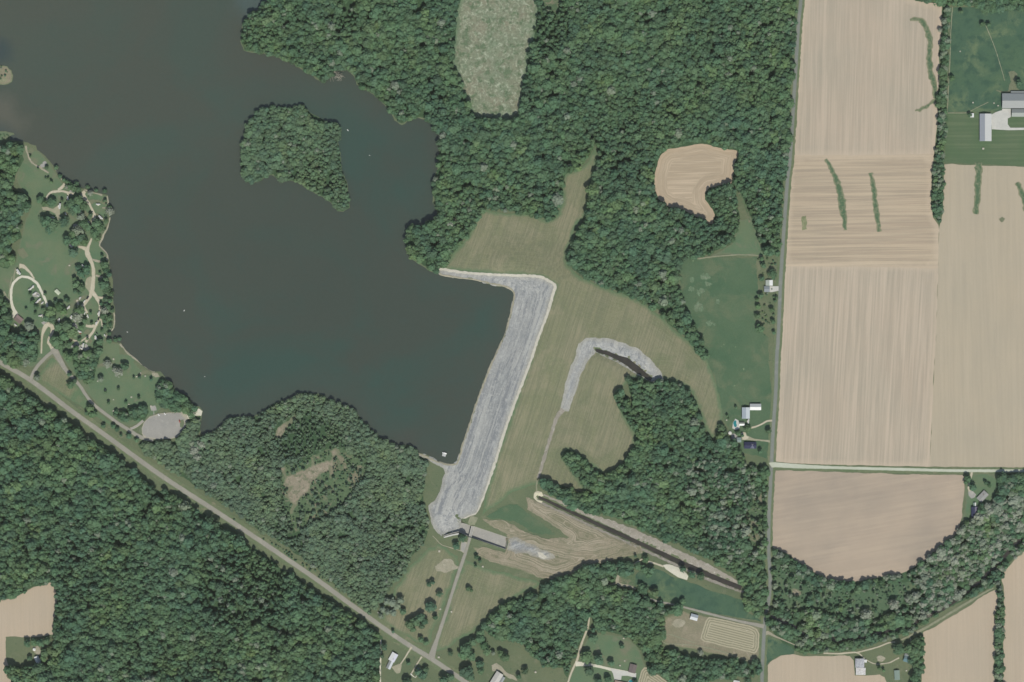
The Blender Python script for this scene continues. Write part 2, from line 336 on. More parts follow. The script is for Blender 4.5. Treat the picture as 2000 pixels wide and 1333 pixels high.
F5 = [(1804,1235),(1830,1222),(1870,1198),(1905,1175),(1935,1155),(1945,1152),(1950,1165),(1948,1185),(1942,1205),(1948,1225),(1943,1250),(1945,1275),(1940,1300),(1943,1330),(1943,1420),(1797,1420),(1800,1300),(1803,1270)]
F6 = [(2000,1075),(1985,1090),(1965,1110),(1955,1125),(1960,1145),(1961,1180),(1960,1250),(1958,1333),(1958,1420),(2400,1420),(2400,1050)]
F7 = [(0,1172),(20,1170),(50,1155),(85,1140),(108,1134),(109,1150),(113,1180),(109,1200),(107,1220),(107,1240),(90,1243),(11,1244),(11,1270),(13,1285),(17,1300),(24,1325),(25,1345),(25,1420),(-400,1420),(-400,1172)]
F8 = [(1283,325),(1290,305),(1305,292),(1330,287),(1360,281),(1380,282),(1395,288),(1420,292),(1444,297),(1440,310),(1435,320),(1432,345),(1430,360),(1405,362),(1385,368),(1377,378),(1378,390),(1388,405),(1395,420),(1393,438),(1385,438),(1375,430),(1355,420),(1340,413),(1320,408),(1300,402),(1285,388),(1278,365),(1277,345)]
F9 = [(905,-60),(895,10),(890,30),(887,70),(886,130),(895,150),(905,180),(918,210),(925,230),(945,235),(985,240),(1003,240),(1015,225),(1022,190),(1027,150),(1035,100),(1045,50),(1052,0),(1055,-60)]
HAYF = [(1378,1212),(1384,1205),(1413,1211),(1465,1222),(1478,1229),(1483,1238),(1482,1264),(1478,1274),(1473,1277),(1439,1269),(1374,1253),(1368,1248),(1369,1240)]
HAYF2 = [(1252,1310),(1258,1303),(1268,1304),(1280,1315),(1305,1333),(1330,1350),(1340,1400),(1240,1400),(1247,1330)]

def ring_offset(Pw, off):
    """offset a closed world-space outline outwards by off metres"""
    n = len(Pw); A = 0
    for i in range(n):
        a, b = Pw[i], Pw[(i+1) % n]; A += a[0]*b[1]-b[0]*a[1]
    t = np.roll(Pw, -1, 0) - np.roll(Pw, 1, 0); t /= (np.hypot(t[:, 0], t[:, 1])[:, None]+1e-9)
    nr = np.stack([t[:, 1], -t[:, 0]], 1) * (1 if A > 0 else -1)
    return Pw + nr*off

LAKE_W = to_w(jitter(LAKE, 1.1, 5, 3))
ISL_W = [to_w(jitter(p, 1.2, 5, 5+i)) for i, p in enumerate((ISLAND, SPIT, ISLET))]
CREST_W = to_w(CREST); CREST_D = to_w([p for p in CREST[4:-2]])
CHUTE_W = to_w(CHUTE); FAN_W = to_w(FAN)
TOEW_W = to_w(jitter(TOEWATER, .5, 6, 8))
def strip_outline(P, w):
    P = smooth_line(P, 8); t = np.gradient(P, axis=0); t /= np.hypot(t[:, 0], t[:, 1])[:, None]
    nr = np.stack([-t[:, 1], t[:, 0]], 1)
    if np.isscalar(w): w = np.full(len(P), float(w))
    else: w = np.interp(np.linspace(0, 1, len(P)), np.linspace(0, 1, len(w)), w)
    return np.concatenate([P + nr*w[:, None]/2, (P - nr*w[:, None]/2)[::-1]])
CHAN_W = to_w(strip_outline(CHAN, [5, 6, 7.5, 8, 9, 9, 9]))

def height(P, carve=True):
    """ground height: the dam ridge, the lake and channel beds, the sunken spillway"""
    P = np.atleast_2d(P); n = len(P); H = np.zeros(n)
    dl = dist(P, LAKE_W, True, 120.0); inl = pip(P, LAKE_W)
    for I in ISL_W:
        ii = pip(P, I); di = dist(P, I, True, 120.0)
        dl = np.where(inl, np.minimum(dl, di), dl); inl &= ~ii
    dc = dist(P, CREST_D, False, 95.0)
    H += 6.5 * 0.5*(1+np.cos(np.pi*np.clip(dc/90, 0, 1))) * np.where(inl, 0, sstep(dl/55))
    H += 0.9 * sstep(dl/60) * (~inl)            # banks stand a little above the lake
    H = np.where(inl, -np.minimum(3.0, dl*0.5), H)
    for CW in (TOEW_W, CHAN_W):
        d = dist(P, CW, True, 20.0); ins = pip(P, CW)
        H = np.where(ins, -2.6, H - (1-sstep(d/14))*2.0*(H+0.3 > 0))
    if carve:
        d = dist(P, CHUTE_W, True, 20.0); ins = pip(P, CHUTE_W) | (d < 0.35)
        H = np.where(ins, -3.9, H)
        wall = to_w([(862, 1048), (880, 1042), (897, 1038.5)])
        d = dist(P, FAN_W, True, 60.0); ins = pip(P, FAN_W) | (d < 0.35)
        dw = dist(P, wall, False, 90.0); west = dist(P, to_w([(836, 988), (842, 1020), (850, 1035), (861, 1047)]), False, 90)
        ce = dist(P, to_w([(901, 1022), (896, 1039)]), False, 90.0)
        dep = np.maximum((1-sstep(dw/48))*sstep(west/16 + .15), 1-sstep(ce/45))
        edge_ = dist(P, to_w([(836, 988), (862, 980), (888, 996), (898, 1010)]), False, 60)
        dep = dep*sstep(edge_/9)
        H = np.where(ins & ~(pip(P, CHUTE_W)), H*(1-dep) - 3.9*dep, H)
    return H

def hz(px, py): return float(height(np.array([w2(px, py)]))[0])

def set_edge(me, vals):
    a = me.attributes.new('edge', 'FLOAT', 'POINT'); a.data.foreach_set('value', np.asarray(vals, dtype=np.float32))

def mesh_obj(name, V, F, m, parent=None):
    me = bpy.data.meshes.new(name); me.from_pydata([tuple(map(float, v)) for v in V], [], [tuple(map(int, f)) for f in F])
    me.materials.append(m); me.update()
    o = bpy.data.objects.new(name, me); COL.objects.link(o)
    if parent: o.parent = parent
    return o

LAYER = 0.08
NSHEET = [0]
def lift(layer):
    NSHEET[0] += 1; return layer*LAYER + (NSHEET[0] % 9)*0.008
def patch(name, P, m, layer, amp=0.8, seg=4.0, grid=None, seed=1, z=None, holes=(), label=None, kind='structure', world=False, smooth=False):
    """a sheet of ground cover: roughened outline filled with an inner grid and draped on the terrain"""
    P = arr(P)
    if smooth: P = smooth_line(P, seg, True)
    J = P if world else to_w(jitter(P, amp, seg, seed))
    c = J.mean(0)
    if grid is None:
        near = (J[:, 0].max() > -230) and (J[:, 0].min() < 500) and (J[:, 1].max() > -520) and (J[:, 1].min() < 190)
        grid = 5.5 if near else 22.0
    x0, y0 = J.min(0); x1, y1 = J.max(0)
    gx, gy = np.meshgrid(np.arange(x0, x1, grid), np.arange(y0, y1, grid)); G = np.stack([gx.ravel(), gy.ravel()], 1)
    G = G + RNG.uniform(-.12, .12, G.shape)*grid
    G = G[pip(G, J)]
    if len(G): G = G[dist(G, J, True, 30) > min(grid*.3, 2.0)]
    V2 = np.concatenate([J, G]) if len(G) else J
    n = len(J); E = [(i, (i+1) % n) for i in range(n)]
    res = delaunay_2d_cdt([Vector(v) for v in V2], E, [], 1, 1e-4)
    vs = np.array([tuple(v) for v in res[0]]); fs = res[2]
    H = height(vs) if z is None else np.full(len(vs), z)
    o = mesh_obj(name, np.column_stack([vs, H + (lift(layer) if z is None else 0)]), fs, m)
    # all faces upward
    me = o.data
    if me.polygons and sum(p.normal.z for p in me.polygons) < 0: me.flip_normals()
    set_edge(me, dist(vs, J, True, 120))
    if kind: o['kind'] = kind
    if label: o['label'] = label
    return o

def ribbon(name, P, w, m, layer, step=4.0, rough=0.0, seed=1, label=None, kind='structure', z=None, ends=False):
    P = to_w(smooth_line(P, step)); t = np.gradient(P, axis=0); t /= (np.hypot(t[:, 0], t[:, 1])[:, None]+1e-9)
    nr = np.stack([-t[:, 1], t[:, 0]], 1); n = len(P); rng = np.random.default_rng(seed)
    w = np.full(n, float(w)) if np.isscalar(w) else np.interp(np.linspace(0, 1, n), np.linspace(0, 1, len(w)), w)
    a = w/2 + rng.normal(size=n)*rough; b = w/2 + rng.normal(size=n)*rough
    a = np.maximum(a, .2); b = np.maximum(b, .2)
    L, M_, Rr = P + nr*a[:, None], P, P - nr*b[:, None]
    vs = np.concatenate([L, M_, Rr]); H = height(vs) if z is None else np.full(len(vs), z)
    F = []
    for i in range(n-1):
        F.append((i+1, i, n+i, n+i+1)); F.append((n+i+1, n+i, 2*n+i, 2*n+i+1))
    o = mesh_obj(name, np.column_stack([vs, H + (lift(layer) if z is None else 0)]), F, m)
    if sum(p.normal.z for p in o.data.polygons) < 0: o.data.flip_normals()
    set_edge(o.data, np.concatenate([np.zeros(n), w/2, np.zeros(n)]))
    if kind: o['kind'] = kind
    if label: o['label'] = label
    return o

# ------------------------------------------------------------------ the ground
def build_ground():
    xs = np.arange(-1130, 1131, 9.0); ys = np.arange(-790, 791, 9.0)
    gx, gy = np.meshgrid(xs, ys); G = np.stack([gx.ravel(), gy.ravel()], 1)
    xs = np.arange(-190, 330, 4.5); ys = np.arange(-450, 170, 4.5)
    gx, gy = np.meshgrid(xs, ys); G2 = np.stack([gx.ravel(), gy.ravel()], 1)
    inbox = (G[:, 0] > -192) & (G[:, 0] < 332) & (G[:, 1] > -452) & (G[:, 1] < 172)
    G = np.concatenate([G[~inbox], G2])
    rings = [LAKE_W] + ISL_W + [TOEW_W, CHAN_W, CHUTE_W, ring_offset(CHUTE_W, .8)]
    fw = FAN_W
    keep = np.ones(len(G), bool)
    for Rg in rings: keep &= dist(G, Rg, True, 5) > 1.6
    G = G[keep]
    # far country out to the horizon
    far = []
    for s in (1600, 2600, 4500, 9000):
        for t in np.linspace(-1, 1, 13): far += [(s*t, s), (s*t, -s), (s, s*t), (-s, s*t)]
    far = np.unique(np.round(arr(far), 2), axis=0)
    V = [G, far]; E = []; off = len(G)+len(far)
    for Rg in rings:
        Rg = Rg[(np.abs(Rg[:, 0]) < 8000)]
        V.append(Rg); n = len(Rg); E += [(off+i, off+(i+1) % n) for i in range(n)]; off += n
    V = np.concatenate(V)
    res = delaunay_2d_cdt([Vector(v) for v in V], E, [], 0, 1e-4)
    vs = np.array([tuple(v) for v in res[0]]); H = height(vs)
    o = mesh_obj('ground', np.column_stack([vs, H]), res[2], GRASS)
    if sum(p.normal.z for p in o.data.polygons[:200]) < 0: o.data.flip_normals()
    set_edge(o.data, np.full(len(vs), 50.0))
    o['kind'] = 'structure'; o['label'] = 'green open ground between woods, fields and the lake'
build_ground()

lake = patch('lake', LAKE_W, LAKEM, 0, z=-0.35, grid=14, world=True, label='murky grey green reservoir filling the upper left')
for n, i in (('island_ground', 0), ('sand_spit', 1), ('islet_ground', 2)):
    patch(n, ISL_W[i], UNDER if i == 0 else (LAWN if i == 1 else TANGRASS), 1, world=True, grid=12)
patch('grass', [(-30,143),(0,150),(12,151),(15,158),(8,161),(-30,162)], STRIP, 3, .6, label='green tuft on the sandy islet at the left edge')

# fields
TAN = dict(patch=.75, base=C(183, 169, 151), light=C(199, 184, 165), grey=C(170, 163, 147))
CR_N = crop('field_rows_north', ang=1.5, fine=0.36, broad=0.08, amt=.5, edge=C(200, 184, 163), edgew=14, **TAN)
CR_M = crop('field_rows_middle', ang=89, fine=0.38, broad=0.11, amt=.6, edge=C(202, 186, 164), edgew=13, patch=.3, base=C(178, 162, 142), light=C(202, 185, 160), grey=C(160, 152, 136))
CR_S = crop('field_rows_south', ang=3.4, fine=0.33, broad=0.10, amt=.62, edge=C(199, 183, 162), edgew=12, **TAN)
CR_E = crop('field_rows_east', C(183, 171, 150), C(190, 178, 157), C(172, 164, 147), ang=-1, fine=.25, broad=.03, amt=.3, patch=.6)
CR_R = crop('field_rows_bend', C(182, 166, 148), C(190, 174, 154), C(160, 149, 136), ang=80, fine=.2, broad=.03, amt=.25, patch=1.0)
CR_B = crop('field_rows_pale', C(188, 172, 151), C(196, 181, 160), C(176, 166, 149), ang=-1, fine=.3, broad=.04, amt=.25, patch=.5)
CR_C = crop('field_rows_rings', C(180, 163, 140), C(202, 184, 160), C(166, 154, 134), fine=.27, broad=.13, amt=1.0, rings=True, edge=C(198, 178, 154), edgew=8)
patch('crop_field', F1N, CR_N, 2, .5, 6, seed=21, label='long tan tilled field beside the north-south road, rows running up the photo')
patch('crop_field', F1M, CR_M, 3, .4, 6, seed=22, label='middle part of the tan field, rows running across it')
patch('crop_field', F1S, CR_S, 2, .4, 6, seed=23, label='southern part of the tan field above the pale lane')
patch('crop_field', F2, CR_E, 1, .5, 6, seed=24, label='smooth tan field along the right edge')
patch('crop_field', F3, CR_R, 2, .7, 5, seed=25, label='brownish field with a rounded southern edge under the pale lane')
patch('crop_field', F4, CR_B, 2, .5, 5, seed=26, label='tan field at the bottom edge west of the farm')
patch('crop_field', F5, CR_B, 2, .7, 5, seed=27, label='tan field at the bottom edge east of the farm')
patch('crop_field', F6, CR_B, 2, .7, 5, seed=28, label='tan field in the lower right corner')
patch('crop_field', F7, CR_B, 2, .7, 5, seed=29, label='tan field at the lower left edge')
patch('crop_field', F8, CR_C, 5, .7, 4, grid=4.5, seed=30, label='comma shaped tan field enclosed by the north wood')
patch('clearing', F9, CLEAR, 5, 1.6, 5, seed=31, label='pale mottled clearing at the top of the north wood')
def striped_lawn():
    m = Mat('striped_lawn')
    col = m.mix(m.ramp(m.noise(.02, 4), .4, .6), C(92, 114, 84), C(102, 118, 90))
    f = m.ramp(m.noise(1.0, 2, .5, vec=m.mapping(90, .22, .004)), .42, .58)
    return m.out(m.speck(m.mix(m.math('MULTIPLY', f, .5), col, C(80, 102, 76)), .5, .06))
FLAWN = striped_lawn()
def windrow_mat(ang, ringw=11.0):
    m = Mat('hay_windrows')
    e = m.attr('edge')
    s1 = m.math('SINE', m.math('MULTIPLY', e, 2*math.pi/4.4))
    sp = m.N.new('ShaderNodeSeparateXYZ'); m.L.new(m.mapping(ang), sp.inputs[0])
    s2 = m.math('SINE', m.math('MULTIPLY', sp.outputs[1], 2*math.pi/4.6))
    inn = m.math('GREATER_THAN', e, ringw)
    s = m.math('ADD', m.math('MULTIPLY', s1, m.math('SUBTRACT', 1.0, inn)), m.math('MULTIPLY', s2, inn))
    s = m.math('ADD', s, m.math('MULTIPLY_ADD', m.noise(.3, 2), .6, -.3))
    col = m.mix(m.ramp(s, -.5, .7), C(140, 138, 115), C(178, 171, 148))
    return m.out(m.speck(col, .5, .08))
patch('hay_field', HAYF, windrow_mat(14), 5, .3, 4, grid=2.5, seed=32, smooth=False, label='mown hay field in rounded rows beside the road junction')
patch('hay_field', HAYF2, windrow_mat(-60, 60), 5, .3, 4, grid=2.5, seed=33, label='striped mown hay field cut by the bottom edge')

# grassland
patch('pasture', [(1857,14),(2400,14),(2400,218),(1960,218),(1851,220)], PASTURE, 2, .4, 8, seed=41, label='dark green pasture in the upper right')
patch('lawn', [(1848,221),(1893,221),(1960,218),(2400,218),(2400,325),(1990,324),(1845,319)], FLAWN, 1, .5, 8, seed=42, label='farm lawn in the upper right')
patch('meadow', [(1325,510),(1375,503),(1480,503),(1478,560),(1476,640),(1500,660),(1508,770),(1507,900),(1440,880),(1413,815),(1395,735),(1375,700),(1350,640),(1330,570)], MEADOW, 1, 1.5, 6, seed=43, grid=12, label='dark green meadow west of the north-south road')
patch('mown_meadow', MOWN, HAY, 2, .9, 5, seed=44, label='olive mown grass on the downstream side of the dam')
patch('lawn', [(48,285),(75,296),(110,340),(130,365),(160,372),(208,384),(213,440),(195,480),(210,500),(215,600),(222,640),(205,665),(235,675),(300,728),(325,745),(330,790),(300,812),(255,835),(215,815),(170,770),(115,690),(60,720),(0,690),(-60,650),(-60,560),(-60,520),(30,515),(60,400),(30,350)], LAWN, 1, 1.0, 6, seed=45, grid=14, label='campground and picnic lawn on the west shore')
patch('lawn', [(104,695),(118,707),(140,735),(175,790),(225,832),(285,870),(240,845),(160,795),(68,742)], HAY, 2, .6, 5, seed=46, label='mown triangle between the park road and the diagonal road')
patch('lawn', [(1110,1325),(1130,1290),(1155,1235),(1215,1242),(1240,1255),(1262,1300),(1250,1345),(1110,1380)], LAWN, 1, 1, 6, seed=47, label='house lawn near the bottom edge')
patch('lawn', [(1298,1205),(1335,1195),(1375,1203),(1484,1226),(1482,1290),(1470,1292),(1300,1258),(1292,1240)], TANGRASS, 2, 1, 5, seed=48, label='dry grass round the rounded hay field')
patch('meadow', [(1250,1115),(1278,1112),(1340,1135),(1452,1175),(1456,1195),(1490,1215),(1400,1200),(1290,1174),(1275,1150),(1225,1140)], PASTURE, 2, 1, 5, seed=49, label='dark green meadow south of the outlet channel')
patch('meadow', [(1492,1245),(1500,1242),(1530,1255),(1552,1268),(1550,1277),(1520,1281),(1502,1293),(1494,1305)], PASTURE, 2, .6, 5, seed=50, label='dark green grass corner beside the road near the bottom')
patch('grass', [(948,1008),(985,990),(1010,985),(1030,1000),(1060,1022),(1085,1045),(1060,1045),(1030,1034),(990,1014),(960,1012)], MEADOW, 3, 1.5, 4, seed=58, label='darker green band between the dry grass tongues')
patch('dry_grass', [(944,1014),(985,1018),(1030,1040),(1070,1055),(1105,1066),(1090,1070),(1050,1060),(1000,1048),(965,1030)], EARTH, 4, .9, 4, seed=51, label='dry grass tongue north of the spillway chute')
patch('dry_grass', [(925,1070),(950,1070),(1000,1084),(1060,1095),(1110,1088),(1150,1072),(1200,1060),(1250,1066),(1252,1080),(1200,1092),(1160,1105),(1120,1125),(1085,1133),(1060,1128),(1020,1115),(970,1100),(940,1090)], TANGRASS, 4, .9, 4, seed=52, label='sweep of dry grass south of the spillway')
patch('dry_grass', [(990,1046),(1020,1044),(1070,1052),(1110,1064),(1160,1066),(1200,1058),(1250,1064),(1254,1080),(1200,1093),(1160,1106),(1130,1122),(1085,1134),(1060,1129),(1000,1108),(960,1098),(935,1085),(926,1071),(950,1070),(985,1080)], EARTH, 5, 1.2, 4, seed=57, label='broad tan slope round the rocks below the spillway chute')
patch('dry_grass', [(1028,972),(1060,985),(1110,1006),(1160,1029),(1210,1052),(1248,1070),(1180,1068),(1110,1072),(1060,1055),(1110,1050),(1070,1020),(1030,995)], EARTH, 3, 1.2, 4, seed=53, label='dry grass slope south of the outlet channel')
patch('dry_grass', [(905,1090),(935,1105),(960,1110),(1060,1140),(985,1175),(950,1215),(870,1270),(850,1270)], HAY, 1, 2, 5, seed=54, label='rough mown ground east of the dam access road')
patch('dry_grass', [(835,1075),(855,1065),(895,1085),(890,1120),(865,1190),(840,1255),(800,1250),(740,1215),(765,1160),(800,1110)], HAY, 1, 2, 5, seed=55, label='rough mown ground west of the dam access road')

# wood floors and trees
W_NORTH = [(530,-60),(512,12),(480,38),(470,75),(478,97),(530,108),(585,130),(632,162),(655,137),(690,142),(697,165),(748,200),(785,243),(830,235),(860,275),(848,375),(855,410),(845,432),(800,440),(793,475),(805,505),(850,531),(868,518),(915,460),(945,408),(1010,415),(1080,430),(1100,385),(1103,340),(1130,330),(1163,283),(1168,310),(1154,380),(1147,420),(1109,500),(1112,518),(1140,543),(1215,573),(1250,586),(1282,606),(1332,652),(1380,702),(1378,680),(1352,640),(1337,600),(1322,560),(1325,510),(1385,497),(1430,472),(1443,435),(1437,395),(1430,362),(1442,365),(1465,420),(1485,480),(1497,502),(1520,495),(1526,440),(1537,320),(1549,180),(1559,0),(1563,-60)]
W_SW = [(-60,704),(0,731),(60,772),(140,831),(200,875),(260,919),(308,957),(333,962),(418,1019),(498,1075),(618,1157),(680,1197),(720,1224),(745,1245),(742,1400),(30,1400),(24,1325),(17,1302),(60,1302),(88,1298),(106,1280),(112,1262),(108,1242),(113,1180),(108,1134),(50,1155),(0,1172),(-60,1172)]
W_SHORE = [(392,857),(430,833),(455,815),(500,812),(555,783),(590,767),(645,780),(688,800),(735,850),(765,867),(812,880),(820,892),(834,905),(830,930),(826,960),(828,990),(836,1020),(834,1040),(825,1065),(802,1090),(790,1120),(762,1150),(742,1176),(722,1198),(708,1188),(692,1170),(620,1112),(560,1065),(500,1030),(430,980),(380,948),(330,915),(285,885),(272,868),(310,865),(345,862),(372,820),(390,815),(390,835),(380,855)]
W_EAST = [(1060,947),(1085,948),(1130,962),(1172,972),(1168,960),(1140,950),(1115,915),(1098,892),(1110,880),(1135,893),(1160,922),(1182,928),(1205,920),(1225,900),(1240,870),(1243,850),(1225,822),(1203,785),(1200,770),(1212,762),(1225,780),(1240,800),(1248,795),(1232,765),(1226,742),(1240,738),(1270,750),(1295,744),(1330,752),(1350,775),(1375,840),(1388,860),(1430,868),(1450,890),(1458,910),(1500,912),(1496,1000),(1493,1110),(1495,1160),(1488,1202),(1455,1192),(1452,1150),(1440,1125),(1380,1090),(1320,1060),(1270,1040),(1225,1020),(1190,1005),(1150,1003),(1115,988),(1075,965),(1060,955)]
W_SOUTH = [(1065,1140),(1110,1125),(1140,1108),(1185,1098),(1230,1103),(1238,1118),(1215,1125),(1190,1140),(1240,1156),(1250,1148),(1272,1160),(1295,1182),(1330,1187),(1330,1200),(1298,1200),(1292,1240),(1290,1255),(1268,1280),(1250,1268),(1230,1245),(1215,1240),(1158,1232),(1155,1205),(1143,1230),(1133,1255),(1118,1290),(1108,1322),(1100,1305),(1060,1300),(1030,1265),(1010,1250),(960,1240),(948,1225),(958,1205),(985,1182),(1000,1170),(1050,1160)]
W_BOTTOM = [(1262,1280),(1280,1262),(1300,1265),(1330,1275),(1370,1287),(1400,1290),(1430,1287),(1465,1299),(1485,1297),(1484,1318),(1440,1320),(1400,1325),(1340,1336),(1310,1330),(1280,1312),(1264,1300)]
W_RIVER = [(1508,1075),(1545,1088),(1565,1105),(1600,1128),(1650,1140),(1700,1132),(1760,1122),(1800,1100),(1850,1060),(1868,1045),(1885,1020),(1905,1014),(1915,985),(1935,985),(1950,960),(1948,935),(1960,926),(2060,926),(2060,1040),(2000,1073),(1965,1108),(1950,1140),(1900,1163),(1850,1188),(1800,1218),(1780,1232),(1740,1246),(1700,1258),(1650,1268),(1590,1276),(1560,1272),(1530,1256),(1508,1240),(1502,1215),(1510,1180),(1512,1140),(1509,1100)]
W_W1 = [(-60,287),(0,287),(30,284),(42,292),(45,312),(28,345),(22,370),(50,380),(60,395),(55,410),(40,420),(42,465),(22,475),(18,492),(30,508),(15,522),(0,518),(-60,518)]
W_W2 = [(-60,570),(0,570),(15,590),(20,620),(18,650),(35,652),(50,650),(66,648),(76,660),(74,690),(68,705),(50,712),(20,712),(0,696),(-60,656)]
W_H1 = [(1842,10),(1850,15),(1852,40),(1848,150),(1847,230),(1843,300),(1841,400),(1834,438),(1822,415),(1822,340),(1828,290),(1835,230),(1830,195),(1838,150),(1836,100),(1842,50)]
W_TR = [(1790,-60),(1790,0),(1830,7),(1860,12),(1900,15),(1930,25),(1960,20),(2060,20),(2060,-60)]
W_H2 = [(1946,1155),(1956,1130),(1958,1170),(1957,1250),(1955,1340),(1955,1400),(1944,1400),(1945,1300),(1944,1250),(1948,1225),(1944,1205)]
W_FARM = [(1782,1262),(1793,1243),(1803,1248),(1802,1300),(1795,1340),(1782,1340),(1785,1300),(1776,1285)]
W_RAMP = [(312,738),(330,752),(350,772),(370,787),(384,799),(378,811),(360,803),(340,800),(315,795),(308,775),(312,755)]
W_PARK = [(148,697),(175,690),(200,680),(192,700),(182,730),(184,742),(168,746),(150,735)]
W_PARK2 = [(222,806),(250,800),(285,795),(290,805),(280,820),(250,822),(225,815)]
PALE_SE = arr([(1700,1180),(1850,1000),(1900,985),(2060,960),(2060,1060),(1960,1110),(1850,1180),(1780,1220)])
SPARSE = [arr([(1514,1095),(1545,1112),(1590,1140),(1640,1152),(1700,1142),(1760,1130),(1790,1150),(1750,1190),(1700,1212),(1650,1215),(1590,1190),(1545,1200),(1515,1165)]),
          arr([(600,890),(640,876),(690,884),(722,900),(712,935),(690,960),(670,985),(640,1010),(600,1030),(575,1045),(556,1012),(552,980),(545,930),(543,912),(575,905)]),
          arr([(1455,1000),(1490,950),(1492,1050),(1465,1090)]), arr([(1000,-40),(1100,-40),(1090,30)]), arr([(1185,1125),(1240,1120),(1245,1150),(1195,1142)])]
HALF = [arr([(540,850),(600,800),(660,830),(680,880),(600,890),(550,900)]), arr([(515,1015),(560,1020),(600,1045),(590,1095),(540,1060)]), arr([(960,-40),(1090,-40),(1120,60),(1060,120),(1040,60)]), arr([(640,30),(700,10),(720,60),(660,80)]), arr([(395,1080),(470,1060),(560,1110),(560,1190),(450,1230),(380,1170)]), arr([(1700,1120),(1800,1110),(1800,1200),(1700,1220)])]
BARREN = [[(543,915),(551,911),(560,916),(561,928),(575,926),(595,917),(608,913),(605,893),(613,895),(616,908),(630,902),(650,898),(653,912),(640,922),(625,930),(612,940),(606,955),(600,966),(590,968),(580,985),(572,1008),(566,1004),(571,985),(562,977),(556,972),(566,960),(572,950),(560,955),(552,948),(555,935),(549,925)],
          [(538,842),(555,827),(575,810),(580,816),(562,835),(552,856),(538,856)],
          [(645,882),(656,875),(668,885),(660,893),(648,892)], [(165,1180),(180,1176),(186,1184),(172,1190)], [(1545,1150),(1558,1150),(1566,1158),(1555,1166),(1545,1160)]]
WOODS = [('north_wood', W_NORTH, 6.5, (.55, .95), 'dense broadleaf wood east of the lake and north of the dam'),
         ('southwest_wood', W_SW, 6.3, (.5, 1.0), 'dense broadleaf wood southwest of the diagonal road'),
         ('shore_wood', W_SHORE, 5.2, (.46, .85), 'wood on the south shore between lake and diagonal road'),
         ('east_wood', W_EAST, 6.2, (.5, .95), 'wood north of the outlet channel beside the road'),
         ('south_wood', W_SOUTH, 6.7, (.55, .95), 'wood south of the spillway near the bottom edge'),
         ('bottom_wood', W_BOTTOM, 6.6, (.5, .95), 'small wood below the rounded hay field'),
         ('river_wood', W_RIVER, 6.3, (.5, .95), 'curving wood with grey crowns under the round-edged field'),
         ('island_wood', ISLAND, 5.6, (.5, .85), 'wood covering the island in the lake'),
         ('west_wood', W_W1, 7.8, (.6, .95), 'wood at the left edge north of the cabin'),
         ('west_wood', W_W2, 7.8, (.6, .95), 'wood at the left edge beside the cabin'),
         ('hedgerow', W_H1, 6.2, (.5, .8), 'hedgerow of trees between the tan field and the pasture'),
         ('corner_wood', W_TR, 6.6, (.5, .85), 'scrubby wood in the upper right corner'),
         ('hedgerow', W_H2, 6.2, (.5, .8), 'hedgerow of trees between the two lower right fields'),
         ('farm_trees', W_FARM, 7.2, (.55, .95), 'row of trees on the east side of the farm yard'),
         ('shore_trees', W_RAMP, 6.6, (.55, .95), 'trees on the shore north of the parking lot'),
         ('park_trees', W_PARK, 6.8, (.6, .95), 'clump of trees beside the park road'),
         ('park_trees', W_PARK2, 6.6, (.6, .95), 'clump of trees west of the parking lot')]
for i, (nm, P, s, rr, lb) in enumerate(WOODS):
    if nm == 'island_wood': continue
    patch('wood_floor', P, UNDER, 3, 1.8, 6, seed=60+i, grid=(None if nm in ('north_wood', 'shore_wood', 'east_wood') else 25))
for i, P in enumerate(SPARSE):
    patch('scrub_clearing', P, MEADOW if i == 0 else BRUSH, 4, 3, 5, seed=80+i, grid=12)
for i, P in enumerate(BARREN):
    patch('bare_ground', P, SOIL, 5, 1.4, 3, seed=90+i, grid=8)

# ------------------------------------------------------------------ roads, tracks, lots
ROADS = []   # (polyline px, half width) for keeping trees off
def road(name, P, w, m, layer, rough=0.15, label=None, keep=True, **k):
    if name.startswith('camp'): w = w*1.2 if np.isscalar(w) else [q*1.2 for q in w]; rough = .3
    if keep: ROADS.append((smooth_line(P, 10), (max(w) if not np.isscalar(w) else w)/2))
    return ribbon(name, P, w, m, layer, rough=rough, seed=len(ROADS)+5, label=label, **k)
R1 = [(-200,590),(-60,672),(0,708),(60,743),(140,803),(200,846),(312,927),(425,1001),(500,1051),(550,1085),(620,1133),(680,1177),(712,1200),(755,1231),(800,1261),(843,1287),(900,1326),(1000,1395)]
R2 = [(1568,-200),(1566,-60),(1564,0),(1560,40),(1556,100),(1550,200),(1543,310),(1538,350),(1532,434),(1527,509),(1524,559),(1520,659),(1517,700),(1515,767),(1510,840),(1507,900),(1504,960),(1502,1000),(1501,1060),(1503,1110),(1504,1140),(1501,1175),(1495,1205),(1492,1240),(1489,1300),(1488,1340),(1487,1450)]
ribbon('road_verge', R1, 24, VERGE, 4, rough=.8, seed=2)
ribbon('road_verge', R2, 16, VERGE, 4, rough=.5, seed=3)
ribbon('road_verge', [(1505,911),(1640,915),(1760,918),(2000,920),(2400,922)], 13, VERGE, 4, rough=.4, seed=4)
road('road', R1, 9.5, ASPHALT, 7, label='pale diagonal road crossing the lower left')
road('road', R2, 7.5, ASPHALT2, 7, label='grey north-south road along the tan fields')
road('lane', [(1504,909),(1512,908),(1560,911),(1640,914),(1760,917),(1860,919.5),(2000,920),(2400,922)], [11,6,6,6,6,6,6,6], LANEP, 8, label='pale farm lane between the tan fields')
road('road', [(923,1027),(918,1050),(908,1083),(893,1128),(870,1200),(855,1245),(846,1272),(843,1284)], [6,6,7,6.5,6.5,7,8,14], ASPHALT, 8, label='access road running from the diagonal road up to the dam')
patch('road_turnaround', [(919,1007),(934,1011),(928,1025),(925.5,1031),(919,1029),(914,1021)], TRACK, 7, .2, 4, seed=3)
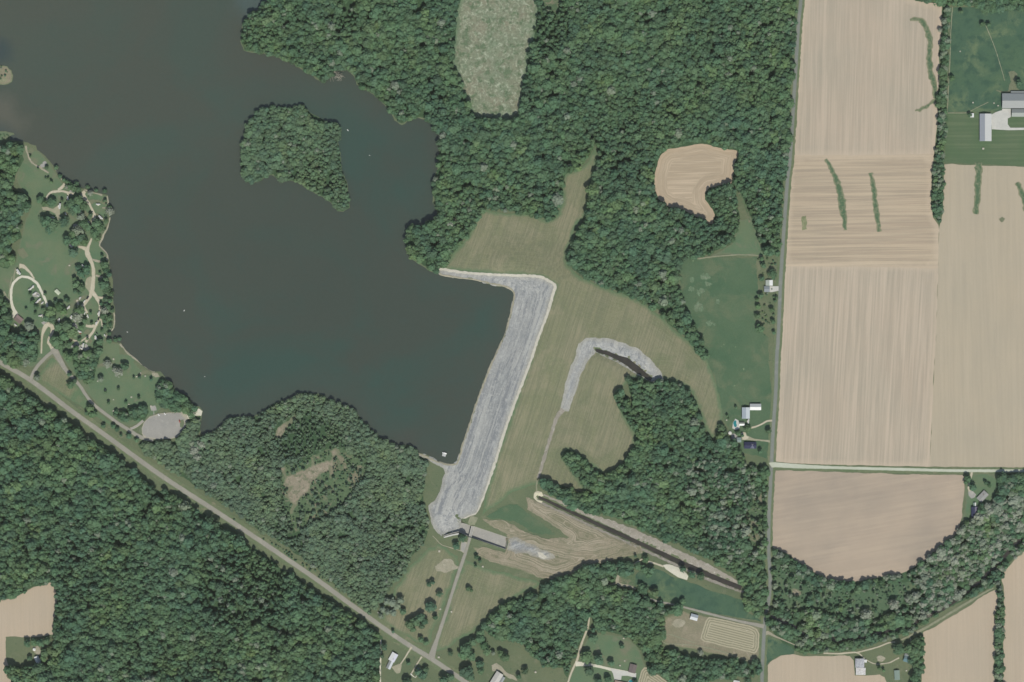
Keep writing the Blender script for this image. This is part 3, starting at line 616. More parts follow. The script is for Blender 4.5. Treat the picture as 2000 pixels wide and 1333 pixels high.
patch('parking_bay', [(902,1057),(915,1060),(908,1082),(899,1076),(900,1065)], LOT, 7, .2, 4, seed=4)
road('park_road', [(60,744),(66,727),(80,708),(98,691),(105,687)], 7, ASPHALT, 8)
road('park_road', [(104,680),(110,690),(120,708),(132,727),(155,752),(180,787),(220,819),(250,839),(275,854),(300,859)], [14,10,7,6.5,6.5,6.5,6.5,7,8,9], ASPHALT, 8, label='park road leading to the lakeside parking lot')
road('park_road', [(105,686),(98,674),(94.5,670),(95,663),(99,656),(103,645),(101,637),(94,634),(88,640),(84,650),(82,663),(81,691)], [9,6,5,6,8,9,9,5,4,3.5,3.5,3], GRAVEL, 7)
patch('parking_lot', [(292,814),(310,808),(350,805),(362,807),(367,817),(362,837),(347,854),(330,858),(307,859),(282,854),(275,842),(280,827)], LOT, 9, .3, 4, seed=7, label='grey oval parking lot beside the lake')
patch('boat_ramp', [(348,804),(370,806),(383,803),(388,798),(395,804),(393,813),(378,813),(366,820),(358,812)], GRAVELW, 8, .4, 3, seed=8, label='pale boat ramp at the corner of the parking lot')
road('park_road', [(255,838),(268,832),(280,822)], 5, LOT, 8)
patch('grass', [(273,834),(277,830),(278,846),(275,848),(271,843)], LAWN, 10, .3, 3, seed=9)
patch('grass', [(352,822),(358,820),(360,828),(356,836),(352,834)], LAWN, 10, .3, 3, seed=10)
patch('dirt_patch', [(104,686),(130,715),(150,745),(128,725),(104,698),(80,712),(70,730),(74,715)], SOIL, 5, .6, 3, seed=11)
road('camp_road', [(93,600),(86.5,581),(80,567),(72,553),(63,546),(54,542),(43,541),(36,544),(28,551),(23,562),(22,577),(22.5,590),(26,602),(31,613)], [4,4,4,4,4,4,4,4,4,4,4,4.5,5,7], GRAVELW, 7, label='pale gravel loop in the western campground')
road('camp_road', [(67,545),(60,534),(54,528),(46,521),(38,520)], [3,3.5,4,6,8], GRAVEL, 7)
road('camp_track', [(32,524),(28,535),(27,548)], 2.2, TRACK, 6); road('camp_track', [(24,540),(20,560),(17,585)], 1.6, TRACK, 6); road('camp_track', [(8,570),(14,582),(21,590)], 3, TRACK, 6)
patch('gravel_apron', [(26,608),(31,607),(37,614),(29,622),(23,622)], GRAVELW, 7, .3, 3, seed=12)
road('camp_road', [(179,466),(175,476),(171,486),(171,496),(176,507),(181,519),(183,535),(182,550),(180,573)], [3,5,9,7,5.5,6,6.5,7,7], GRAVEL, 8, label='gravel road through the lakeside campground')
road('camp_road', [(150,482),(160,484),(172,488)], [3,5,9], GRAVEL, 7)
patch('gravel_apron', [(168,545),(176,540),(184,542),(184,570),(176,572),(167,562),(166,552)], GRAVEL, 7, .4, 3, seed=13)
road('camp_road', [(180,568),(176,580),(170,588),(163,597),(158,600)], [9,6,5,6,4], GRAVEL, 8)
road('camp_road', [(181,572),(188,580),(194,593),(196,604),(195,614),(192,627),(186,639),(182,649),(175,657),(168,669)], [9,6,4,4.5,4,4,4.5,4.5,5,4], GRAVEL, 8)
road('camp_road', [(143,665),(155,667),(166,662),(175,656)], [3,3,3,4], GRAVEL, 7)
road('camp_track', [(195,618),(198,628),(201,639)], 3, GRAVEL, 7); road('camp_track', [(190,581),(198,582),(205,581)], 4, GRAVEL, 7)
road('camp_track', [(168,636),(176,638),(185,637)], 5, GRAVEL, 7); road('camp_track', [(163,597),(166,604),(171,612)], 4, GRAVEL, 7)
road('camp_track', [(151,586),(153,597),(152,605)], 3.5, GRAVEL, 7)
road('camp_road', [(93,393),(92,385),(96,379),(103,375),(116,374),(128,375),(144,379)], [3.5,3.5,4,4,4,3.5,2.5], GRAVEL, 7)
road('camp_road', [(114,372),(120,367),(127,360)], [4,5,6], GRAVEL, 7); road('camp_track', [(132,377),(134,384)], 3, GRAVEL, 7)
road('camp_road', [(166,374),(162,381),(171,394),(178,405),(184,419),(184,426),(180,438)], [5,8,5,4,4.5,6,4], GRAVEL, 8)
patch('bare_ground', [(172,392),(182,390),(192,390),(197,393),(200,397),(185,396),(178,399)], SOIL, 7, .8, 3, seed=14)
patch('bare_ground', [(180,418),(188,416),(200,424),(208,433),(200,432),(188,426),(178,430)], SOIL, 7, .8, 3, seed=15)
patch('gravel_apron', [(82,405),(92,404),(104,408),(113,402),(118,404),(118,424),(119,431),(114,430),(108,418),(98,413),(84,411)], GRAVEL, 7, .4, 3, seed=16)
for i, (x, y, q) in enumerate([(140,378,5),(166,420,7),(176,432,6),(148,440,6),(128,418,5),(180,455,5),(116,372,4),(205,395,6),(128,613,6),(146,638,6),(158,612,7),(138,662,7),(150,676,8),(170,650,6),(176,665,6),(208,590,5),(200,612,5),(150,600,5),(72,575,6),(80,590,6),(62,563,5),(82,617,5),(205,500,4),(196,470,5),(86,630,5),(122,627,6),(160,566,4),(168,680,6),(210,470,4),(60,298,7),(86,322,6)]):
    rr_ = random.Random(i+50); patch('bare_ground', [(x+q*math.cos(a)*rr_.uniform(.5, 1.3), y+q*math.sin(a)*rr_.uniform(.5, 1.3)) for a in np.arange(0, 6.2, .6)], SOIL if i % 3 else CONC, 4, 1.0, 2, seed=400+i)
patch('sandy_pad', [(34,488),(45,484),(55,500),(45,506),(38,500)], SOIL, 5, .4, 3, seed=17)
for i, (P, w) in enumerate([([(165,371),(184,377),(200,382)], 3), ([(209,383),(211,395),(213,410)], 3), ([(200,407),(213,406)], 3), ([(215,425),(212,442),(204,455),(198,470),(194,480),(204,489),(210,497),(209,509)], 3.5),
                            ([(176,506),(188,510),(202,513)], 4), ([(187,538),(196,541),(201,543)], 4), ([(234,672),(250,690),(270,706),(290,720),(302,727)], 3), ([(218,600),(224,615),(222,640),(212,650),(207,660)], 2.5),
                            ([(110,332),(118,345),(122,352)], 3), ([(50,285),(54,300),(64,318),(95,338)], 3)]):
    ribbon('sandy_bank', P, w, SAND, 6, rough=.5, seed=40+i)
patch('sandy_bank', [(296,728),(308,728),(312,736),(304,738),(298,734)], SAND, 6, .5, 3, seed=18)
patch('picnic_pad', [(293,794),(303,792),(305,796),(306,802),(296,803)], CONC, 6, .3, 3, seed=19); road('footpath', [(300,801),(301,810)], 1.5, CONC, 6)
# lower middle
road('forest_lane', [(744,1250),(744,1275),(743,1300),(742,1400)], [3,3,4,4], GRAVELW, 7)
road('driveway', [(804,1264),(797,1275),(791,1285),(782,1298)], [5,3,3,3], GRAVEL, 7)
patch('gravel_apron', [(764,1303),(779,1297),(784,1298),(781,1314),(775,1315)], GRAVEL, 7, .5, 3, seed=20)
road('driveway', [(824,1283),(814,1298),(803,1317)], [4,2.5,3], GRAVEL, 7); road('driveway', [(803,1317),(807,1321),(812,1324),(814,1317)], 2, GRAVELW, 7)
patch('bare_ground', [(850,1107),(868,1092),(880,1093),(890,1103),(898,1106),(898,1110),(885,1112),(870,1119),(852,1115)], SAND, 5, .9, 3, seed=21)
road('footpath', [(845,1047),(852,1054),(862,1064),(880,1070),(902,1077)], 1.2, GRAVEL, 7)
patch('bare_ground', [(960,1300),(970,1294),(980,1300),(990,1312),(1002,1320),(1010,1330),(990,1322),(975,1312),(962,1312)], SAND, 5, .8, 3, seed=22)
road('lane', [(1152,1200),(1148,1225),(1135,1260),(1127,1290),(1121,1302),(1113,1322),(1107,1345),(1100,1400)], [3,4,4.5,5,4,3.5,3,3], GRAVEL, 7, label='narrow gravel lane through the southern wood')
road('driveway', [(1124,1297),(1133,1297),(1165,1301),(1195,1308),(1228,1315)], [10,6,5,6,7], GRAVELW, 8)
patch('concrete_yard', [(1192,1306),(1212,1310),(1228,1312),(1243,1315),(1242,1324),(1226,1320),(1214,1320),(1213,1328),(1200,1328),(1197,1316)], CONCW, 9, .1, 4, seed=23)
road('gravel_lane', [(1255,1164),(1270,1170),(1285,1175),(1310,1180),(1350,1190),(1400,1203),(1450,1215),(1475,1220),(1492,1224)], [3,4,4,4,5,5,5,6,9], ASPHALT, 7, label='grey gravel lane meeting the road above the hay field')
road('worn_track', [(1357,1256),(1328,1246),(1308,1239),(1297,1242),(1294,1250),(1300,1257),(1335,1259),(1374,1264),(1413,1274),(1452,1287),(1466,1293),(1475,1290),(1473,1284),(1462,1281)], 2, TRACK, 7)
patch('bare_ground', [(1316,1212),(1328,1208),(1338,1216),(1334,1226),(1320,1226),(1312,1220)], SAND, 5, 1, 3, seed=24)
patch('gravel_lot', [(1293,1104),(1308,1102),(1332,1110),(1345,1125),(1342,1133),(1325,1127),(1300,1113)], GRAVELW, 6, .5, 3, seed=25, label='white gravel patch south of the outlet channel')
road('gravel_lane', [(1265,1097),(1280,1101),(1296,1107)], 4, GRAVEL, 6); road('gravel_lane', [(1236,1103),(1246,1097),(1255,1092)], 3, GRAVEL, 6)
road('gravel_lane', [(1208,1124),(1205,1138),(1215,1143),(1230,1145),(1242,1151)], [5,7,5,4,3], SAND, 6); road('gravel_lane', [(1205,1138),(1196,1142),(1187,1144)], 3, SAND, 6)
road('farm_track', [(1493,1238),(1500,1236),(1512,1242),(1530,1250),(1552,1260)], [8,4,2.5,2,2], SAND, 6)
road('farm_track', [(1608,1276),(1640,1277),(1673,1275),(1690,1288),(1710,1297),(1735,1295),(1750,1288),(1756,1285)], [2.5,3,4,3,2.5,2,2.5,3], GRAVEL, 6)
road('farm_track', [(1673,1275),(1700,1268),(1720,1262),(1735,1256),(1748,1254)], 3, GRAVEL, 6)
road('farm_track', [(1760,1250),(1775,1243),(1810,1225),(1860,1195),(1910,1165),(1940,1148)], [3,5,4.5,4.5,4,3], TRACK, 6, label='grassy farm track along the southeastern wood')
road('farm_track', [(1775,1243),(1779,1250),(1778,1256)], 2.5, GRAVEL, 6)
patch('bare_ground', [(1712,1284),(1720,1281),(1728,1286),(1722,1293),(1713,1292)], SAND, 5, .8, 3, seed=26)
road('driveway', [(1898,922),(1896,932),(1893,942),(1891,953),(1894,960)], [5,4.5,3.5,3,5], GRAVEL, 8)
patch('gravel_apron', [(1891,955),(1896,956),(1906,966),(1903,972),(1897,974),(1892,968)], CONC, 7, .3, 3, seed=27)
patch('lawn', [(1888,925),(1950,922),(1950,960),(1935,985),(1912,990),(1896,1020),(1874,1035),(1884,1000)], LAWN, 2, 1, 4, seed=28)
road('driveway', [(1465,836),(1475,834),(1489,828),(1498,823),(1508,822)], [4,3.5,3.5,3.5,4], GRAVEL, 7)
patch('gravel_yard', [(1448.5,843),(1456.6,845),(1458,851),(1473,857),(1503,860),(1504,865),(1480,861),(1448,860)], GRAVEL, 7, .3, 3, seed=29)
patch('pool_deck', [(1436,818),(1442,822),(1445,832),(1444,838),(1437,840),(1430,837),(1431,828)], CONCW, 7, .2, 2, seed=30)
patch('gravel_yard', [(1428,848),(1439,847),(1441,858),(1436,863),(1429,858)], CONC, 6, .4, 3, seed=31)
patch('concrete_yard', [(1503,559.5),(1520.5,559.5),(1520.5,568),(1509,571),(1503,571)], CONCW, 8, .05, 5, seed=32)
patch('concrete_yard', [(1935,225),(1944,220),(1952,217),(1957,216),(1957,213),(1974,213),(1974,229),(1968,232),(1968,243),(1973,250),(2010,250),(2010,254),(1970,255),(1937,253)], CONCW, 8, .05, 5, seed=33, label='white concrete farmyard between the grey barns')
patch('bare_ground', [(1970,142),(1980,140),(1987,145),(1984,158),(1984,172),(1992,178),(2010,176),(2010,183),(1960,184),(1945,176),(1956,178),(1970,177),(1974,160)], SOIL, 6, .8, 3, seed=34)
road('fence_path', [(1860,14),(1857,60),(1855,120),(1852,180),(1850,221)], 1.6, TRACK, 5); road('fence_path', [(1850,221),(1870,221.5),(1889,221)], 1.4, TRACK, 5); road('fence_path', [(1889,221),(1908,211),(1930,200)], 1.2, TRACK, 5)
road('worn_track', [(1925,50),(1945,100),(1962,158)], 1.2, TRACK, 5, keep=False)
road('worn_track', [(1362,506),(1400,501),(1450,498),(1488,500)], [3,2.5,2,2], TRACK, 6)
road('worn_track', [(1436,368),(1448,385),(1458,410),(1464,435)], [5,4,3,4], BRUSH, 6)
for i, (x, y, q) in enumerate([(1352,548,5),(1378,540,9),(1383,556,7),(1350,565,6),(1366,571,8),(1364,600,11),(1385,630,8),(1394,635,6),(1400,590,5)]):
    rr_ = random.Random(i); patch('weed_patch', [(x+q*math.cos(a)*rr_.uniform(.5, 1.2), y+q*math.sin(a)*rr_.uniform(.5, 1.2)) for a in np.arange(0, 6.2, .5)], CLEAR, 3, 1.3, 2, seed=300+i)
patch('meadow', [(1440,430),(1465,425),(1482,470),(1492,500),(1440,500),(1385,500),(1430,478)], LAWN, 4, 1.5, 4, seed=35)
# grass waterways in the fields
for i, (P, w) in enumerate([([(1777,39),(1795,38),(1808,55),(1816,80),(1815,115),(1817,140),(1824,165),(1827,192)], [4,9,9,9,10,9,10,6]), ([(1828,195),(1812,207),(1800,213),(1787,217)], [5,5,6,3]),
                            ([(1613,311),(1623,328),(1633,350),(1641,380),(1647,415),(1651,450)], [6,8,11,12,10,5]), ([(1700,338),(1706,370),(1711,410),(1717,453)], [6,8,9,6]),
                            ([(1911,318),(1911,350),(1909,385),(1906,419)], [12,11,10,8]), ([(1986,357),(1994,372),(2003,400),(2012,430)], [7,10,10,8])]):
    ribbon('grass_waterway', P, [q*1.2 for q in w], STRIP, 6, rough=1.0, seed=60+i, label='green grass strip number %d' % i if False else None)
patch('weed_patch', [(1566,424),(1574,422),(1576,448),(1567,450)], mottled('weeds', C(140,144,112), C(120,130,96), .2, C(176,164,142), .5, sp=.25), 6, .8, 3, seed=37)
patch('weed_patch', [(1950,428),(1957,423),(1963,428),(1956,434)], SOIL, 5, .8, 3, seed=38)

# ------------------------------------------------------------------ dam, spillway, outlet
patch('dam_face', DAM, RIPRAP, 4, .7, 4, seed=101, label='grey rock facing on the upstream slope of the dam')
ribbon('dam_crest', CREST, [5,5,5,5,5,5.5,5.5,5.5,5,5,5,5,5,5,5,5,4,3,2.5], PALESTONE, 6, rough=.5, seed=5, label='pale stone line along the dam crest')
ribbon('shore_stones', [(858,536),(880,540.5),(920,546.5),(960,554),(990,561),(1001,568),(1005,577),(1000,600),(990,640),(978,670),(960,712),(940,762),(930,788),(915,836),(905,866),(898,890),(893,905),(880,908),(855,903),(835,894),(817,886)], 3.2, SAND, 7, rough=.6, seed=6)
patch('toe_berm', TOE, RIPRAP2, 4, .8, 4, seed=102, label='bent grey rock berm at the toe of the dam')
ribbon('toe_strip', [(1100,800),(1093,808),(1085,822),(1075,855),(1064,892),(1051,934)], [10,7,6,6.5,7,5], PINKSTONE, 4, rough=.6, seed=7)
patch('channel_pool', TOEW_W, CHANM, 0, z=-0.9, grid=8, world=True, label='dark narrow pool in the toe berm')
patch('outlet_channel', CHAN_W, CHANM, 0, z=-1.0, grid=12, world=True, label='straight dark outlet channel')
ribbon('channel_bank', [(1062,966),(1085,977),(1130,998),(1165,1012),(1210,1030),(1250,1048),(1330,1086),(1380,1108),(1430,1133),(1448,1143)], [4,5,7,12,17,17,16,14,12,6], PINKSTONE, 5, rough=.8, seed=8)
ribbon('channel_bank', [(1052,980),(1078,992),(1108,1006),(1158,1029),(1248,1070),(1338,1112),(1398,1138),(1452,1157)], [4,4,4,4,5,5,5,4], PINKSTONE, 5, rough=.6, seed=9)
patch('spillway_apron', CHUTE_W, CONC, 0, z=-3.75, grid=10, world=True, label='concrete floor of the spillway chute')
patch('stilling_rocks', [(993,1051),(1003,1047),(1012,1051),(1035,1062),(1065,1076),(1080,1084),(1084,1090),(1072,1094),(1050,1092),(1030,1084),(1010,1081),(989,1074)], RIPRAP3, 6, 1.4, 3, seed=103)
patch('gravel_patch', [(1046,1076),(1062,1080),(1072,1090),(1062,1093),(1052,1088)], PALESTONE, 7, 1.1, 3, seed=104)

def wall_strip(name, P, th, z0, z1, m, parent=None, step=10.0):
    """free-standing wall along a polyline: real thickness, top and sides"""
    P = to_w(P); out = []
    for i in range(len(P)-1):
        L = np.hypot(*(P[i+1]-P[i])); k = max(1, int(L/step))
        for j in range(k): out.append(P[i] + (P[i+1]-P[i])*j/k)
    out.append(P[-1]); P = arr(out)
    t = np.gradient(P, axis=0); t /= np.hypot(t[:, 0], t[:, 1])[:, None]; nr = np.stack([-t[:, 1], t[:, 0]], 1)
    n = len(P); z1 = np.interp(np.linspace(0, 1, n), np.linspace(0, 1, len(z1)), z1) if not np.isscalar(z1) else np.full(n, z1)
    A, B = P + nr*th/2, P - nr*th/2; V = []
    for i in range(n):
        V += [(A[i][0], A[i][1], z0), (A[i][0], A[i][1], z1[i]), (B[i][0], B[i][1], z1[i]), (B[i][0], B[i][1], z0)]
    F = [(0, 1, 2, 3)[::-1], tuple(4*(n-1)+k for k in range(4))]
    for i in range(n-1):
        for k in range(4): F.append((4*i+k, 4*i+(k+1) % 4, 4*i+4+(k+1) % 4, 4*i+4+k))
    o = mesh_obj(name, V, F, m, parent)
    bm = bmesh.new(); bm.from_mesh(o.data); bmesh.ops.recalc_face_normals(bm, faces=bm.faces); bm.to_mesh(o.data); bm.free()
    return o
def empty(name, loc, rz=0.0, label=None, cat=None, group=None):
    o = bpy.data.objects.new(name, None); COL.objects.link(o); o.location = loc; o.rotation_euler = (0, 0, rz)
    o.empty_display_size = 2
    return tag(o, label, cat, group)
sp = empty('spillway', (0, 0, 0), label='concrete spillway walls lining the chute below the dam road', cat='spillway')
wall_strip('wing_wall', [(862,1048.6),(880,1042.8),(896,1038.6)], 1.4, -4.4, [.6, 1.6, 2.2], CONC, sp)
wall_strip('side_wall', [(896.6,1039),(916,1048.2),(950,1060.3),(988,1073.6)], 1.0, -4.6, [2.2, 1.4, .8], CONC, sp)
wall_strip('side_wall', [(901,1021.6),(924,1027.6),(960,1039.6),(992,1050.6)], 1.0, -4.6, [1.5, 1.2, .8], CONC, sp)
wall_strip('end_sill', [(992,1051.5),(988,1073)], 1.6, -4.6, -.6, CONC, sp)
patch('wing_slab', [(866,1049),(880,1044.5),(896,1041),(897,1044.5),(886,1046),(868,1051)], CONCW, 6, .1, 4, seed=9)
# bridge over the chute
br = empty('road_bridge', (*w2(921, 1038), 0), label='narrow pale bridge carrying the access road over the spillway', cat='bridge')
def local_box(name, cx, cy, cz, sx, sy, sz, m, parent, bev=0.0, rz=0.0):
    bm = bmesh.new(); bmesh.ops.create_cube(bm, size=1.0)
    bmesh.ops.scale(bm, vec=(sx, sy, sz), verts=bm.verts)
    if bev: bmesh.ops.bevel(bm, geom=list(bm.edges), offset=bev, segments=2, affect='EDGES')
    if rz: bmesh.ops.rotate(bm, cent=(0, 0, 0), matrix=__import__('mathutils').Matrix.Rotation(rz, 3, 'Z'), verts=bm.verts)
    bmesh.ops.translate(bm, vec=(cx, cy, cz), verts=bm.verts)
    me = bpy.data.meshes.new(name); bm.to_mesh(me); bm.free(); me.materials.append(m)
    o = bpy.data.objects.new(name, me); COL.objects.link(o); o.parent = parent; return o
br.rotation_euler = (0, 0, math.atan2(-(1051-1025), 918-924.5))
WHITEC = flat('white_rail', C(214, 214, 208), .6, .3, .04)
local_box('deck', 0, 0, 1.35, 29, 5.4, .7, CONC, br); 
for s in (-1, 1): local_box('parapet', 0, s*2.45, 2.1, 29, .5, .8, WHITEC, br)
for s in (-1, 0, 1): local_box('pier', s*7.0, 0, -1.3, .9, 4.4, 4.5, CONC, br)
# outlet structure
ou = empty('outlet_structure', (*w2(1050, 969), 0), label='cream concrete outlet at the head of the straight channel', cat='outlet')
wall_strip('headwall', [(1045,963),(1057.5,962.5)], 2.6, -3, 1.6, CONCP, ou); wall_strip('wing_wall', [(1057.5,963),(1060.5,969)], 2.2, -3, 1.2, CONCP, ou)
wall_strip('wing_wall', [(1044.5,964),(1043.5,971),(1048,977),(1058,980)], 2.2, -3, 1.2, CONCP, ou); ap = patch('apron_slab', [(1042.5,966),(1045,961),(1051,959.5),(1058,961),(1061,969),(1056,971.5),(1050,967.5),(1047,970),(1050,975),(1060,979.5),(1058,983),(1049,980),(1042.5,973)], CONCP, 9, .1, 2, seed=9, kind=None)
ap.parent = ou
for o in list(ou.children): o.location = (-ou.location[0], -ou.location[1], 0)
ribbon('seep_path', [(1049,938),(1048,950),(1048,961)], 2.5, TRACK, 5, rough=.4)

# ------------------------------------------------------------------ trees
def crown_mesh(name, seed, lobes=15, flat_=1.0, leaves=150, open_=0.0):
    """a broadleaf crown of unit radius: lumps of foliage round the limbs plus loose leaf clumps"""
    rnd = random.Random(seed); bm = bmesh.new()
    for i in range(lobes):
        a = i*2.39996 + rnd.uniform(-.3, .3); u = (i+.5)/lobes
        rr = math.sqrt(u)*0.74*rnd.uniform(.62, 1.25); zz = (0.95 - 0.75*u**1.1)*rnd.uniform(.85, 1.1)*flat_
        s = rnd.uniform(.20, .42)*(1-open_*.35)
        res = bmesh.ops.create_icosphere(bm, subdivisions=2, radius=1.0)
        ph = [rnd.uniform(0, 6.3) for _ in range(4)]
        for v in res['verts']:
            n = v.co.copy()
            k = 1 + .16*math.sin(5*n.x+ph[0]) * math.sin(5*n.y+ph[1]) + .12*math.sin(9*n.z+ph[2]+4*n.x) + rnd.uniform(-.20, .20)
            v.co = Vector((n.x*s*k*rnd.uniform(.97, 1.03)+math.cos(a)*rr, n.y*s*k+math.sin(a)*rr, n.z*s*k*.85+zz+.25))
    for i in range(leaves):
        a = rnd.uniform(0, 6.283); u = rnd.random()**.6; rr = u*rnd.uniform(.9, 1.12)
        zz = (1.28 - 0.95*u**1.8)*flat_*rnd.uniform(.9, 1.08); c = Vector((math.cos(a)*rr, math.sin(a)*rr, zz))
        s = rnd.uniform(.05, .13); t1 = Vector((rnd.gauss(0, 1), rnd.gauss(0, 1), rnd.gauss(0, .7))).normalized()
        t2 = t1.cross(Vector((rnd.gauss(0, 1), rnd.gauss(0, 1), rnd.gauss(0, 1)))).normalized()
        vs = [bm.verts.new(c + t1*s*p + t2*s*q) for p, q in ((-1, -.7), (1, -.6), (.8, .9), (-.7, .8))]
        bm.faces.new(vs)
    me = bpy.data.meshes.new(name); bm.to_mesh(me); bm.free(); me.materials.append(LEAF)
    me.polygons.foreach_set('use_smooth', [False]*len(me.polygons)); return me
CROWNS = [crown_mesh('crown', 100+i, lobes=n, flat_=f, leaves=l, open_=o) for i, (n, f, l, o) in enumerate([(20, 1.0, 190, 0), (16, 1.1, 160, 0), (24, .9, 230, .1), (14, 1.15, 180, 0), (18, .95, 260, .5), (13, 1.05, 140, .1)])]
def trunk_mesh(seed, bare=False):
    """tapered trunk with limbs, unit crown radius, ground at z = -1"""
    rnd = random.Random(seed); bm = bmesh.new()
    def limb(a, b, r0, r1, n=6):
        a, b = Vector(a), Vector(b); d = (b-a).normalized(); u = d.orthogonal().normalized(); w = d.cross(u)
        A = [bm.verts.new(a + (u*math.cos(t)+w*math.sin(t))*r0) for t in [2*math.pi*k/n for k in range(n)]]
        B = [bm.verts.new(b + (u*math.cos(t)+w*math.sin(t))*r1) for t in [2*math.pi*k/n for k in range(n)]]
        for k in range(n): bm.faces.new((A[k], A[(k+1) % n], B[(k+1) % n], B[k]))
        bm.faces.new(B)
    limb((0, 0, -1), (.03, .02, .1), .085, .06); limb((.03, .02, .1), (0, 0, .8), .06, .03)
    for k in range(10 if bare else 6):
        a = k*2.4+rnd.uniform(-.3, .3); z = rnd.uniform(-.05, .5); e = (math.cos(a)*.75, math.sin(a)*.75, z+rnd.uniform(.3, .6))
        limb((0, 0, z), e, .045, .012, 5)
        if bare:
            for q in range(4):
                f = rnd.uniform(.3, .9); s = Vector((e[0]*f, e[1]*f, z+(e[2]-z)*f)); b = a+rnd.uniform(-1.1, 1.1)
                limb(s, s+Vector((math.cos(b)*.4, math.sin(b)*.4, rnd.uniform(.05, .3))), .025, .008, 4)
    me = bpy.data.meshes.new('trunk'); bm.to_mesh(me); bm.free(); me.materials.append(DEADM if bare else BARK); return me
TRUNK = trunk_mesh(1); BARE = trunk_mesh(5, True)
ROADS.append((smooth_line([(1500,1195),(1520,1210),(1545,1222),(1580,1240),(1640,1250),(1700,1240),(1750,1228),(1800,1210),(1870,1170),(1940,1110),(1985,1060),(2040,1000)], 10), 1.5))
# things that keep trees away
KEEP_POLY = [LAKE_W, to_w(F8), to_w(F9), to_w(DAM), to_w(F1N), to_w(F1M), to_w(F1S), to_w(F3), to_w(F7), to_w(F5), CHAN_W] + [to_w(p) for p in BARREN]
ISL_SET = ISL_W
def keep_off(P, rad):
    ok = np.ones(len(P), bool)
    for K in KEEP_POLY:
        ins = pip(P, K)
        if K is LAKE_W:
            for I in ISL_SET: ins &= ~pip(P, I)
        ok &= ~ins
        if K is KEEP_POLY[1]: ok &= dist(P, K, True, 10) > 3.4
    for ln, hw in ROADS:
        ok &= dist(P, to_w(ln), False, 30) > hw + rad*.45
    return ok

